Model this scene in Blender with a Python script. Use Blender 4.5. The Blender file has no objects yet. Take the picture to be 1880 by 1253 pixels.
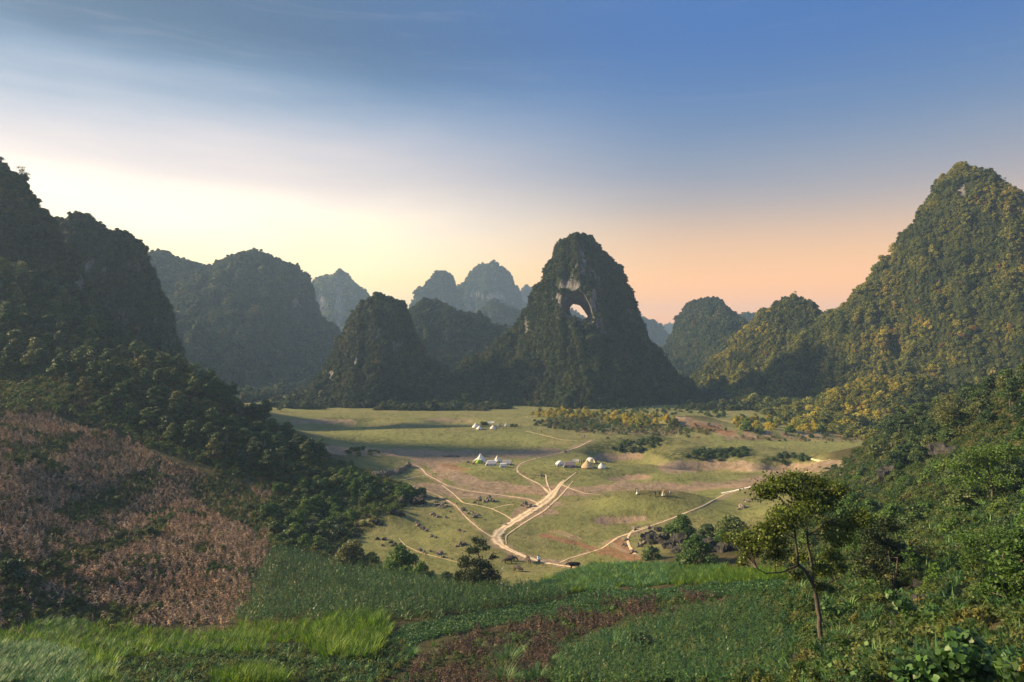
import bpy, bmesh, math
import numpy as np
from mathutils import Vector, Matrix

sc = bpy.context.scene
COL = sc.collection
R = math.radians

# ------------------------------------------------------------------ camera, world, sun, exposure
W0, H0, FPX = 1880.0, 1253.0, 1253.0
CX, CY, CAMZ = 940.0, 626.5, 50.0
cam_d = bpy.data.cameras.new('camera')
cam_d.sensor_width = 36.0
cam_d.lens = 36.0 * FPX / W0
cam_d.clip_start = 0.1
cam_d.clip_end = 20000
cam = bpy.data.objects.new('camera', cam_d)
COL.objects.link(cam)
cam.location = (0, 0, CAMZ)
cam.rotation_euler = (R(90), 0, 0)
sc.camera = cam

SUN_AZ, SUN_EL = R(-84), R(26)
SUN = Vector((math.sin(SUN_AZ) * math.cos(SUN_EL), math.cos(SUN_AZ) * math.cos(SUN_EL), math.sin(SUN_EL)))
sun_d = bpy.data.lights.new('sun', 'SUN')
sun_d.energy = 5.0
sun_d.angle = R(4)
sun_d.color = (1.0, 0.75, 0.41)
sun = bpy.data.objects.new('sun', sun_d)
COL.objects.link(sun)
sun.rotation_euler = SUN.to_track_quat('Z', 'Y').to_euler()
sun.location = SUN * 500

vs = sc.view_settings
vs.view_transform = 'Standard'
vs.look = 'None'
vs.exposure = 1.1
vs.gamma = 1.0
vs.use_curve_mapping = False

cy = sc.cycles
cy.use_denoising = True
cy.max_bounces = 5
cy.diffuse_bounces = 3
cy.glossy_bounces = 2
cy.transmission_bounces = 3
cy.volume_bounces = 2
cy.transparent_max_bounces = 4
cy.caustics_reflective = False
cy.caustics_refractive = False
cy.sample_clamp_indirect = 6.0


def s2l(c):
    """display colour 0-255 to linear"""
    out = []
    for v in c:
        v = v / 255.0
        out.append(v / 12.92 if v <= 0.04045 else ((v + 0.055) / 1.055) ** 2.4)
    return tuple(out)


def nd(nt, kind, **kw):
    n = nt.nodes.new(kind)
    for k, v in kw.items():
        setattr(n, k, v)
    return n


def math_node(nt, op, a, b=None, c=None, clamp=False):
    n = nt.nodes.new('ShaderNodeMath')
    n.operation = op
    n.use_clamp = clamp
    for i, v in enumerate((a, b, c)):
        if v is None:
            continue
        if isinstance(v, (int, float)):
            n.inputs[i].default_value = v
        else:
            nt.links.new(v, n.inputs[i])
    return n.outputs[0]


def ramp(nt, fac, stops, interp='LINEAR'):
    n = nt.nodes.new('ShaderNodeValToRGB')
    cr = n.color_ramp
    cr.interpolation = interp
    while len(cr.elements) < len(stops):
        cr.elements.new(0.5)
    for e, (p, c) in zip(cr.elements, sorted(stops, key=lambda s: s[0])):
        e.position = p
        e.color = (c[0], c[1], c[2], 1.0)
    nt.links.new(fac, n.inputs[0])
    return n.outputs[0]


def mixc(nt, fac, a, b, mode='MIX'):
    n = nt.nodes.new('ShaderNodeMix')
    n.data_type = 'RGBA'
    n.blend_type = mode
    n.clamp_factor = True
    for sock, v in ((n.inputs[0], fac), (n.inputs[6], a), (n.inputs[7], b)):
        if isinstance(v, (int, float)):
            sock.default_value = v
        elif isinstance(v, tuple):
            sock.default_value = (v[0], v[1], v[2], 1.0)
        else:
            nt.links.new(v, sock)
    return n.outputs[2]


def maprange(nt, v, a, b, c=0.0, d=1.0, smooth=True):
    n = nt.nodes.new('ShaderNodeMapRange')
    n.interpolation_type = 'SMOOTHSTEP' if smooth else 'LINEAR'
    nt.links.new(v, n.inputs[0])
    for i, x in enumerate((a, b, c, d)):
        n.inputs[1 + i].default_value = x
    return n.outputs[0]


SKY = 0.51


def hot(c, k):
    return tuple(x * k * SKY for x in s2l(c))


world = bpy.data.worlds.new('World')
sc.world = world
world.use_nodes = True
wt = world.node_tree
wt.nodes.clear()
w_out = nd(wt, 'ShaderNodeOutputWorld')
w_bg = nd(wt, 'ShaderNodeBackground')
wt.links.new(w_bg.outputs[0], w_out.inputs[0])
sky = nd(wt, 'ShaderNodeTexSky', sky_type='NISHITA', sun_disc=False)
sky.sun_elevation = SUN_EL
sky.sun_rotation = SUN_AZ
sky.altitude = 300
sky.air_density = 1.2
sky.dust_density = 3.0
tc = nd(wt, 'ShaderNodeTexCoord')
sep = nd(wt, 'ShaderNodeSeparateXYZ')
wt.links.new(tc.outputs['Generated'], sep.inputs[0])
sx, sy, sz = sep.outputs
hl = math_node(wt, 'SQRT', math_node(wt, 'ADD', math_node(wt, 'MULTIPLY', sx, sx), math_node(wt, 'MULTIPLY', sy, sy)))
hl = math_node(wt, 'MAXIMUM', hl, 0.001)
GA = R(-50)
dsun = math_node(wt, 'DIVIDE', math_node(wt, 'ADD', math_node(wt, 'MULTIPLY', sx, math.sin(GA)), math_node(wt, 'MULTIPLY', sy, math.cos(GA))), hl)
# a thin streaky veil of high cloud bends the bands of the evening sky
mp = nd(wt, 'ShaderNodeMapping')
mp.inputs['Scale'].default_value = (1.2, 1.2, 7.0)
mp.inputs['Rotation'].default_value = (R(3), R(-7), 0)
wt.links.new(tc.outputs['Generated'], mp.inputs[0])
nz = nd(wt, 'ShaderNodeTexNoise')
nz.inputs['Scale'].default_value = 1.7
nz.inputs['Detail'].default_value = 5.0
nz.inputs['Roughness'].default_value = 0.5
nz.inputs['Distortion'].default_value = 0.4
wt.links.new(mp.outputs[0], nz.inputs['Vector'])
fsun = maprange(wt, dsun, 0.40, 0.98)
wob = math_node(wt, 'MULTIPLY', math_node(wt, 'SUBTRACT', nz.outputs[0], 0.5), math_node(wt, 'MULTIPLY_ADD', fsun, 0.10, 0.02))
ze = math_node(wt, 'ADD', sz, wob)
zs = math_node(wt, 'MULTIPLY', ze, 1.0, clamp=True)
away = ramp(wt, zs, [
    (0.00, hot((255, 148, 30), 1.95)), (0.05, hot((255, 160, 50), 1.85)), (0.11, hot((248, 182, 104), 1.35)), (0.19, hot((164, 160, 164), 1)),
    (0.30, hot((78, 122, 170), 1)), (0.42, hot((20, 92, 176), 1)), (0.60, hot((84, 130, 182), 1)), (1.0, hot((140, 160, 188), 1))], 'B_SPLINE')
near = ramp(wt, zs, [
    (0.00, hot((255, 214, 105), 1.75)), (0.09, hot((255, 230, 150), 1.75)), (0.16, hot((255, 238, 210), 1.65)), (0.215, hot((242, 218, 204), 1.2)),
    (0.285, hot((198, 202, 214), 1.0)), (0.345, hot((100, 138, 172), 1)), (0.41, hot((40, 66, 98), 1)), (0.60, hot((84, 130, 176), 1)), (1.0, hot((140, 160, 188), 1))], 'B_SPLINE')
grad = mixc(wt, fsun, away, near)
nis = mixc(wt, 1.0, sky.outputs[0], (0.1, 0.1, 0.1), 'MULTIPLY')
# fine wisps
mp2 = nd(wt, 'ShaderNodeMapping')
mp2.inputs['Scale'].default_value = (2.0, 2.0, 22.0)
mp2.inputs['Rotation'].default_value = (R(5), R(-9), R(20))
wt.links.new(tc.outputs['Generated'], mp2.inputs[0])
nw = nd(wt, 'ShaderNodeTexNoise')
nw.inputs['Scale'].default_value = 2.6
nw.inputs['Detail'].default_value = 7.0
nw.inputs['Roughness'].default_value = 0.58
nw.inputs['Distortion'].default_value = 0.8
wt.links.new(mp2.outputs[0], nw.inputs['Vector'])
wisp = math_node(wt, 'MULTIPLY', maprange(wt, nw.outputs[0], 0.50, 0.80, 0.0, 0.10), math_node(wt, 'MULTIPLY_ADD', fsun, 0.7, 0.3))
grad = mixc(wt, wisp, grad, hot((236, 222, 220), 1.0))
final = mixc(wt, 0.10, grad, nis)
wt.links.new(final, w_bg.inputs[0])
w_bg.inputs[1].default_value = 1.0

# ------------------------------------------------------------------ helpers
rng = np.random.default_rng(11)
_perm = rng.permutation(512)
_perm = np.concatenate([_perm, _perm, _perm])
_grad = rng.normal(size=(512, 3))
_grad /= np.linalg.norm(_grad, axis=1)[:, None]


def noise3(x, y, z):
    x, y, z = np.broadcast_arrays(np.asarray(x, float), np.asarray(y, float), np.asarray(z, float))
    xi, yi, zi = np.floor(x).astype(int), np.floor(y).astype(int), np.floor(z).astype(int)
    xf, yf, zf = x - xi, y - yi, z - zi
    u, v, w = (t * t * t * (t * (t * 6 - 15) + 10) for t in (xf, yf, zf))
    out = 0.0
    for dx in (0, 1):
        wx = u if dx else 1 - u
        for dy in (0, 1):
            wy = v if dy else 1 - v
            for dz in (0, 1):
                wz = w if dz else 1 - w
                g = _grad[_perm[_perm[_perm[(xi + dx) & 511] + ((yi + dy) & 511)] + ((zi + dz) & 511)]]
                out = out + wx * wy * wz * (g[..., 0] * (xf - dx) + g[..., 1] * (yf - dy) + g[..., 2] * (zf - dz))
    return out


def fbm(x, y, z=0.0, oct=4, gain=0.5):
    s, a, f = 0.0, 1.0, 1.0
    for i in range(oct):
        s = s + a * noise3(np.asarray(x) * f + 17.3 * i, np.asarray(y) * f - 9.1 * i, np.asarray(z) * f + 3.7 * i)
        a *= gain
        f *= 2.03
    return s


def sstep(a, b, v):
    t = np.clip((v - a) / (b - a), 0, 1)
    return t * t * (3 - 2 * t)


class MB:
    """collects vertices and faces; build() links them as one mesh object"""

    def __init__(s):
        s.v, s.f, s.m, s.n = [], [], [], 0

    def add(s, verts, faces, mat=0):
        verts = np.asarray(verts, float).reshape(-1, 3)
        faces = np.asarray(faces, int)
        s.v.append(verts)
        s.f.append(faces + s.n)
        s.m.append(np.full(len(faces), mat, int))
        s.n += len(verts)
        return s

    def mesh(s, name, mats, smooth=False):
        me = bpy.data.meshes.new(name)
        V = np.concatenate(s.v)
        me.vertices.add(len(V))
        me.vertices.foreach_set('co', V.ravel().astype(np.float32))
        loops = np.concatenate([f.ravel() for f in s.f])
        sizes = np.concatenate([np.full(len(f), f.shape[1]) for f in s.f])
        me.loops.add(len(loops))
        me.loops.foreach_set('vertex_index', loops.astype(np.int32))
        me.polygons.add(len(sizes))
        st = np.concatenate([[0], np.cumsum(sizes)[:-1]])
        me.polygons.foreach_set('loop_start', st.astype(np.int32))
        me.polygons.foreach_set('material_index', np.concatenate(s.m).astype(np.int32))
        me.polygons.foreach_set('use_smooth', np.full(len(sizes), smooth))
        for m in mats if isinstance(mats, (list, tuple)) else [mats]:
            me.materials.append(m)
        me.update(calc_edges=True)
        me.validate()
        return me

    def build(s, name, mats, parent=None, smooth=False):
        return link(name, s.mesh(name, mats, smooth), parent)


def link(name, data, parent=None):
    o = bpy.data.objects.new(name, data)
    COL.objects.link(o)
    if parent is not None:
        o.parent = parent
    return o


def empty(name, loc=(0, 0, 0), rz=0.0, s=1.0):
    o = link(name, None)
    o.empty_display_size = 0.2
    o.location = loc
    o.rotation_euler = (0, 0, rz)
    o.scale = (s, s, s)
    return o


def tag(o, label=None, cat=None, group=None, kind=None):
    for k, v in (('label', label), ('category', cat), ('group', group), ('kind', kind)):
        if v:
            o[k] = v
    return o


def copy_tree(o, parent=None):
    c = o.copy()
    COL.objects.link(c)
    c.parent = parent
    for ch in list(o.children):
        copy_tree(ch, c)
    return c


def frame(d):
    d = np.asarray(d, float)
    d = d / (np.linalg.norm(d) + 1e-9)
    a = np.array((0, 0, 1.0)) if abs(d[2]) < 0.9 else np.array((1.0, 0, 0))
    u = np.cross(a, d)
    u /= np.linalg.norm(u)
    return u, np.cross(d, u)


def tube(mb, pts, rad, sides=6, mat=0, cap=True):
    pts = np.asarray(pts, float)
    n = len(pts)
    rad = np.broadcast_to(rad, (n,))
    V = []
    for i in range(n):
        d = pts[min(i + 1, n - 1)] - pts[max(i - 1, 0)]
        u, w = frame(d)
        a = np.arange(sides) / sides * 2 * math.pi
        V.append(pts[i] + rad[i] * (np.cos(a)[:, None] * u + np.sin(a)[:, None] * w))
    F = []
    for i in range(n - 1):
        for k in range(sides):
            F.append((i * sides + k, i * sides + (k + 1) % sides, (i + 1) * sides + (k + 1) % sides, (i + 1) * sides + k))
    mb.add(np.concatenate(V), F, mat)
    if cap:
        base = (n - 1) * sides
        mb.add(np.concatenate([V[-1], pts[-1:] + 0]), [(k, (k + 1) % sides, sides) for k in range(sides)], mat)
    return mb


def box(mb, c, s, mat=0, rz=0.0):
    x, y, z = np.asarray(s) / 2
    v = np.array([(a, b, d) for a in (-x, x) for b in (-y, y) for d in (-z, z)])
    cz, sn = math.cos(rz), math.sin(rz)
    v = np.stack([v[:, 0] * cz - v[:, 1] * sn, v[:, 0] * sn + v[:, 1] * cz, v[:, 2]], 1) + np.asarray(c)
    mb.add(v, [(0, 1, 3, 2), (4, 6, 7, 5), (0, 4, 5, 1), (2, 3, 7, 6), (0, 2, 6, 4), (1, 5, 7, 3)], mat)
    return mb


_ico_cache = {}


def ico(sub):
    if sub not in _ico_cache:
        bm = bmesh.new()
        bmesh.ops.create_icosphere(bm, subdivisions=sub, radius=1.0)
        _ico_cache[sub] = (np.array([v.co[:] for v in bm.verts]), np.array([[v.index for v in f.verts] for f in bm.faces]))
        bm.free()
    return _ico_cache[sub]


# ------------------------------------------------------------------ materials
def new_mat(name):
    m = bpy.data.materials.new(name)
    m.use_nodes = True
    nt = m.node_tree
    nt.nodes.clear()
    out = nd(nt, 'ShaderNodeOutputMaterial')
    return m, nt, out


def leaf_mat(name, stops, trans=0.25, rough=0.55, spec=0.25, vary=(0.6, 1.35), tcol=(1.5, 1.5, 0.6), patch=0.0, patch_col=None, clump=0.0):
    """foliage: colour by plant (object random) and by leaf (island random), thin leaves let light through"""
    m, nt, out = new_mat(name)
    oi = nd(nt, 'ShaderNodeObjectInfo')
    ge = nd(nt, 'ShaderNodeNewGeometry')
    fac = oi.outputs['Random']
    if clump:
        nq = nd(nt, 'ShaderNodeTexNoise')
        nq.inputs['Scale'].default_value = clump
        nq.inputs['Detail'].default_value = 4
        nt.links.new(oi.outputs['Location'], nq.inputs['Vector'])
        fac = math_node(nt, 'ADD', math_node(nt, 'MULTIPLY', fac, 0.5), maprange(nt, nq.outputs[0], 0.32, 0.68, -0.05, 0.55), clamp=True)
    col = ramp(nt, fac, stops)
    if patch_col is not None:
        nz = nd(nt, 'ShaderNodeTexNoise')
        nz.inputs['Scale'].default_value = patch
        nz.inputs['Detail'].default_value = 3
        nt.links.new(ge.outputs['Position'], nz.inputs['Vector'])
        col = mixc(nt, maprange(nt, nz.outputs[0], 0.5, 0.66), col, patch_col)
    v = maprange(nt, ge.outputs['Random Per Island'], 0, 1, vary[0], vary[1], smooth=False)
    comb = nd(nt, 'ShaderNodeCombineXYZ')
    for i in range(3):
        nt.links.new(v, comb.inputs[i])
    col = mixc(nt, 1.0, col, comb.outputs[0], 'MULTIPLY')
    b = nd(nt, 'ShaderNodeBsdfPrincipled')
    nt.links.new(col, b.inputs['Base Color'])
    b.inputs['Roughness'].default_value = rough
    b.inputs['Specular IOR Level'].default_value = spec
    sh = b.outputs[0]
    if trans > 0:
        t = nd(nt, 'ShaderNodeBsdfTranslucent')
        tcn = mixc(nt, 1.0, col, tcol, 'MULTIPLY')
        nt.links.new(tcn, t.inputs[0])
        mx = nd(nt, 'ShaderNodeMixShader')
        mx.inputs[0].default_value = trans
        nt.links.new(sh, mx.inputs[1])
        nt.links.new(t.outputs[0], mx.inputs[2])
        sh = mx.outputs[0]
    nt.links.new(sh, out.inputs[0])
    return m


def plain_mat(name, col, rough=0.7, spec=0.3, noise=0.0, nscale=3.0, bump=0.0, metal=0.0, objvar=0.0, trans=0.0):
    m, nt, out = new_mat(name)
    b = nd(nt, 'ShaderNodeBsdfPrincipled')
    b.inputs['Roughness'].default_value = rough
    b.inputs['Specular IOR Level'].default_value = spec
    b.inputs['Metallic'].default_value = metal
    tcd = nd(nt, 'ShaderNodeTexCoord')
    nz = nd(nt, 'ShaderNodeTexNoise')
    nz.inputs['Scale'].default_value = nscale
    nz.inputs['Detail'].default_value = 5
    nt.links.new(tcd.outputs['Object'], nz.inputs['Vector'])
    c = ramp(nt, nz.outputs[0], [(0.25, tuple(x * (1 - noise) for x in col)), (0.75, tuple(min(1, x * (1 + noise)) for x in col))])
    if objvar:
        oi = nd(nt, 'ShaderNodeObjectInfo')
        v = maprange(nt, oi.outputs['Random'], 0, 1, 1 - objvar, 1 + objvar, smooth=False)
        comb = nd(nt, 'ShaderNodeCombineXYZ')
        for i in range(3):
            nt.links.new(v, comb.inputs[i])
        c = mixc(nt, 1.0, c, comb.outputs[0], 'MULTIPLY')
    nt.links.new(c, b.inputs['Base Color'])
    if bump:
        bp = nd(nt, 'ShaderNodeBump')
        bp.inputs['Strength'].default_value = 1.0
        bp.inputs['Distance'].default_value = bump
        nt.links.new(nz.outputs[0], bp.inputs['Height'])
        nt.links.new(bp.outputs[0], b.inputs['Normal'])
    sh = b.outputs[0]
    if trans:
        t = nd(nt, 'ShaderNodeBsdfTranslucent')
        nt.links.new(c, t.inputs[0])
        mx = nd(nt, 'ShaderNodeMixShader')
        mx.inputs[0].default_value = trans
        nt.links.new(sh, mx.inputs[1])
        nt.links.new(t.outputs[0], mx.inputs[2])
        sh = mx.outputs[0]
    nt.links.new(sh, out.inputs[0])
    return m


def rock_mat(name, dark, light, scale=0.25, moss=None, streak=3.0):
    """weathered limestone: vertical stains, pitted bump, a little moss"""
    m, nt, out = new_mat(name)
    b = nd(nt, 'ShaderNodeBsdfPrincipled')
    b.inputs['Roughness'].default_value = 0.9
    b.inputs['Specular IOR Level'].default_value = 0.15
    ge = nd(nt, 'ShaderNodeNewGeometry')
    mp = nd(nt, 'ShaderNodeMapping')
    mp.inputs['Scale'].default_value = (streak, streak, 0.6)
    nt.links.new(ge.outputs['Position'], mp.inputs[0])
    nz = nd(nt, 'ShaderNodeTexNoise')
    nz.inputs['Scale'].default_value = scale
    nz.inputs['Detail'].default_value = 7
    nz.inputs['Roughness'].default_value = 0.62
    nt.links.new(mp.outputs[0], nz.inputs['Vector'])
    n2 = nd(nt, 'ShaderNodeTexNoise')
    n2.inputs['Scale'].default_value = scale * 5
    n2.inputs['Detail'].default_value = 6
    nt.links.new(ge.outputs['Position'], n2.inputs['Vector'])
    f = math_node(nt, 'MULTIPLY_ADD', nz.outputs[0], 0.7, math_node(nt, 'MULTIPLY', n2.outputs[0], 0.3))
    c = ramp(nt, f, [(0.36, dark), (0.5, tuple((a + d) / 2 for a, d in zip(dark, light))), (0.63, light)])
    if moss is not None:
        n3 = nd(nt, 'ShaderNodeTexNoise')
        n3.inputs['Scale'].default_value = scale * 1.6
        n3.inputs['Detail'].default_value = 5
        nt.links.new(ge.outputs['Position'], n3.inputs['Vector'])
        c = mixc(nt, maprange(nt, n3.outputs[0], 0.52, 0.62), c, moss)
    nt.links.new(c, b.inputs['Base Color'])
    bp = nd(nt, 'ShaderNodeBump')
    bp.inputs['Strength'].default_value = 0.9
    bp.inputs['Distance'].default_value = 0.4 / max(scale, 0.1) * 0.2
    nt.links.new(f, bp.inputs['Height'])
    nt.links.new(bp.outputs[0], b.inputs['Normal'])
    nt.links.new(b.outputs[0], out.inputs[0])
    return m

# ------------------------------------------------------------------ the lie of the land
def at(px, py, D):
    return np.array((D * (px - CX) / FPX, D, CAMZ + D * (CY - py) / FPX))


CTRL = [  # picture position and distance in metres: the slopes round the valley
    # hillside with the dry maize and the thicket
    (450, 785, 240), (600, 868, 214), (700, 912, 205), (765, 925, 206), (330, 690, 250), (200, 650, 270), (100, 570, 290), (0, 490, 300),
    (490, 1000, 150), (430, 1135, 112), (50, 1150, 95), (0, 1190, 85), (250, 1132, 103), (0, 950, 125), (250, 950, 155), (0, 850, 150),
    (200, 850, 180), (400, 905, 185), (0, 760, 190), (200, 790, 205), (0, 690, 230), (520, 940, 180), (620, 960, 190), (560, 1010, 160),
    (340, 1030, 132), (120, 1040, 114), (-200, 900, 120), (-200, 1150, 75), (-250, 700, 210),
    # fields below the viewpoint
    (100, 1200, 75), (300, 1190, 85), (600, 1180, 90), (0, 1253, 62), (400, 1253, 68), (700, 1253, 70), (1000, 1253, 62), (1300, 1253, 48),
    (1500, 1253, 36), (1620, 1253, 27), (1880, 1253, 14), (700, 1090, 118), (930, 1105, 112), (600, 1060, 134), (800, 1090, 122),
    (1150, 1070, 124), (1100, 1050, 130), (1030, 1066, 130), (1250, 1055, 126), (1340, 1058, 116), (1060, 1130, 100), (1200, 1150, 84), (1400, 1110, 74), (1300, 1090, 96),
    (1510, 1197, 48), (1420, 1190, 55), (1600, 1060, 68), (1480, 1120, 64),
    # slope with the lone tree and the hill behind it
    (1600, 910, 160), (1500, 905, 190), (1500, 880, 222), (1600, 850, 232), (1700, 840, 190), (1880, 800, 150), (1880, 710, 168), (1700, 765, 230),
    (1625, 800, 255), (1650, 970, 110), (1800, 920, 95), (1880, 1010, 55), (1750, 1060, 55), (1650, 1150, 42), (1880, 1110, 33), (1500, 980, 135),
    (1400, 1000, 140), (1250, 1000, 152), (1330, 985, 158), (1950, 640, 175), (2100, 700, 120),
]
WORLD = [(0, 0, 48.2), (0, 12, 43), (-12, 4, 46), (12, 4, 47.5), (0, 28, 34), (-30, 20, 38), (0, -60, 56), (-120, -40, 60), (120, -30, 64), (-200, 120, 52),
         (-300, 250, 75), (-330, 330, 70), (170, 80, 60), (240, 160, 62), (210, 220, 30), (190, 300, 4), (260, 330, 6), (140, 320, 0), (-90, 320, 2), (-140, 380, 2), (-60, 300, 0),
         (-300, 500, 0), (-200, 600, 0), (0, 600, 0), (200, 600, 0), (350, 500, 0), (-420, 700, 0), (420, 700, 0), (0, 740, 0), (-440, 420, 20), (440, 250, 40), (-440, 0, 60), (440, 0, 60)]
for py in (755, 775, 800, 830, 870, 910, 955, 1005):
    for px in (560, 640, 720, 800, 880, 960, 1040, 1120, 1200, 1280, 1360, 1440, 1520):
        D = CAMZ * FPX / (py - CY)
        ok = px > 470 + (py - 740) * (1.55 if py < 920 else 1.1) and px < 1600 - max(0, py - 800) * 1.25
        if py > 990:
            ok = 800 < px < 1180
        if ok:
            WORLD.append((D * (px - CX) / FPX, D, 0.0))
for px in (860, 940, 1020):
    D = CAMZ * FPX / (1042 - CY)
    WORLD.append((D * (px - CX) / FPX, D, 0.0))
for px in (640, 700, 760, 820):
    WORLD.append(tuple(at(px, 1030 + (px - 640) * 0.1, 150)))
RP = np.array([at(*c) for c in CTRL] + [np.array(w, float) for w in WORLD])


def _phi(a, b):
    return np.sqrt((a[:, None, 0] - b[None, :, 0]) ** 2 + (a[:, None, 1] - b[None, :, 1]) ** 2 + 8.0 ** 2)


_n = len(RP)
_A = np.zeros((_n + 1, _n + 1))
_A[:_n, :_n] = _phi(RP, RP) - np.eye(_n) * 1.5
_A[:_n, _n] = _A[_n, :_n] = 1
_w = np.linalg.solve(_A, np.concatenate([RP[:, 2], [0]]))


def zfeat(x, y):
    """mounds and hollows of the valley floor: picture centre, half-widths in picture pixels, height"""
    s = 0.0
    for px, py, rx, ry, dz in [
        (1150, 830, 62, 12, -8.5), (1305, 848, 70, 11, -8.5), (1448, 853, 42, 9, -6.5), (1270, 781, 60, 3.5, 4.5), (1400, 800, 120, 3, 2.5), (1140, 955, 45, 6, -1.6), (640, 776, 70, 4, -5.0),
        (830, 772, 45, 4, -5), (1150, 878, 40, 5, -1.5), (1000, 975, 40, 6, -.8), (1060, 1000, 60, 5, -.8),
        (1215, 932, 110, 16, 4.0), (915, 868, 75, 11, 1.6), (1075, 866, 95, 12, 2.0), (1250, 818, 90, 5, 2.0), (1370, 826, 60, 5, 2.0), (740, 798, 150, 8, 1.6), (900, 795, 90, 4, 1.8),
        (1400, 902, 80, 12, 2.2), (860, 985, 70, 14, 1.4), (700, 958, 60, 12, 2.2), (1230, 880, 70, 6, 1.2), (690, 850, 90, 8, 2.0), (1080, 835, 60, 5, 1.0)]:
        D = CAMZ * FPX / (py - CY)
        x0, y0 = D * (px - CX) / FPX, D
        wx, wy = rx * D / FPX, max(ry * D * D / (CAMZ * FPX), 3.0)
        q = ((x - x0) / wx) ** 2 + ((y - y0) / wy) ** 2
        s = s + 1.3 * dz * np.exp(-q ** 1.4)
    return s


GX0, GX1, GY0, GY1 = -450, 450, -120, 760
_gx, _gy = np.meshgrid(np.arange(GX0, GX1 + 1.0), np.arange(GY0, GY1 + 1.0))
_q = np.stack([_gx.ravel(), _gy.ravel()], 1)
_z = np.concatenate([_phi(c, RP) @ _w[:_n] + _w[_n] for c in np.array_split(_q, 30)])
_edge = np.minimum.reduce([_q[:, 0] - GX0, GX1 - _q[:, 0], _q[:, 1] - GY0, GY1 - _q[:, 1]])
_far = sstep(0, 120, GY1 - _q[:, 1])
_z = _z * _far
_rough = sstep(2, 10, np.abs(_z))
_z = _z + zfeat(_q[:, 0], _q[:, 1]) + 1.0 * fbm(_q[:, 0] / 40, _q[:, 1] / 40, 0, 4) * (0.7 + _rough) + 0.16 * fbm(_q[:, 0] / 3.7, _q[:, 1] / 3.7, 8, 2) + 0.35 * fbm(_q[:, 0] / 9, _q[:, 1] / 9, 5, 2) * (0.35 + _rough)
HZ = _z.reshape(_gx.shape)


def hz(x, y):
    x = np.asarray(x, float)
    y = np.asarray(y, float)
    u = np.clip(x - GX0, 0, GX1 - GX0 - 1.001)
    v = np.clip(y - GY0, 0, GY1 - GY0 - 1.001)
    i, j = u.astype(int), v.astype(int)
    fu, fv = u - i, v - j
    return (HZ[j, i] * (1 - fu) + HZ[j, i + 1] * fu) * (1 - fv) + (HZ[j + 1, i] * (1 - fu) + HZ[j + 1, i + 1] * fu) * fv


def proj(x, y, z):
    y = np.maximum(y, 0.01)
    return CX + FPX * x / y, CY - FPX * (z - CAMZ) / y


_Ds = 6.0 * 1.0065 ** np.arange(720)


def ground(px, py):
    """the first point of the ground along the line of sight through a picture position"""
    px = np.atleast_1d(np.asarray(px, float))
    py = np.atleast_1d(np.asarray(py, float))
    kx, kz = (px - CX) / FPX, (CY - py) / FPX
    hit = np.full(px.shape, np.nan)
    prev = _Ds[0]
    for D in _Ds:
        under = np.isnan(hit) & (hz(kx * D, D) > CAMZ + kz * D)
        if under.any():
            a, b = np.full(under.sum(), prev), np.full(under.sum(), D)
            for _ in range(8):
                m = (a + b) / 2
                lo = hz(kx[under] * m, m) > CAMZ + kz[under] * m
                b = np.where(lo, m, b)
                a = np.where(lo, a, m)
            hit[under] = b
        prev = D
    D = np.where(np.isnan(hit), 600.0, hit)
    x = kx * D
    return np.stack([x, D, hz(x, D)], -1)


_dpx, _dpy = np.arange(-40, 1925, 8.0), np.arange(436, 1290, 4.0)
_mx, _my = np.meshgrid(_dpx, _dpy)
DEPTH = ground(_mx.ravel(), _my.ravel())[:, 1].reshape(_mx.shape)


def seen(x, y, z, tol=0.06):
    """which ground points are not hidden by a nearer rise"""
    px, py = proj(x, y, z)
    i = np.clip(((px + 40) / 8).round().astype(int), 0, len(_dpx) - 1)
    j = np.clip(((py - 436) / 4).round().astype(int), 0, len(_dpy) - 1)
    return y < DEPTH[j, i] * (1 + tol) + 2.0


def inpoly(px, py, poly):
    poly = np.asarray(poly, float)
    c = np.zeros(np.shape(px), bool)
    j = len(poly) - 1
    for i in range(len(poly)):
        xi, yi = poly[i]
        xj, yj = poly[j]
        if yi != yj:
            c ^= ((yi > py) != (yj > py)) & (px < (xj - xi) * (py - yi) / (yj - yi) + xi)
        j = i
    return c


def scatter_in(poly, spacing, seed, jitter=0.5, ymax=420, wob=6.0):
    """ground points on a jittered grid inside an outline given in picture positions"""
    r = np.random.default_rng(seed)
    P = np.asarray(poly, float)
    g = ground(P[:, 0], np.maximum(P[:, 1], 440))
    x0, x1 = g[:, 0].min() - 12, g[:, 0].max() + 12
    y0, y1 = max(g[:, 1].min() - 12, 8), min(g[:, 1].max() + 12, ymax)
    X, Y = np.meshgrid(np.arange(x0, x1, spacing), np.arange(y0, y1, spacing))
    X = X.ravel() + r.uniform(-jitter, jitter, X.size) * spacing
    Y = Y.ravel() + r.uniform(-jitter, jitter, Y.size) * spacing
    Z = hz(X, Y)
    px, py = proj(X, Y, Z)
    px = px + wob * fbm(X / 3, Y / 3, 2, 2)
    py = py + wob * fbm(X / 3, Y / 3, 7, 2)
    k = inpoly(px, py, P) & seen(X, Y, Z)
    return np.stack([X[k], Y[k], Z[k]], 1)


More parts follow.
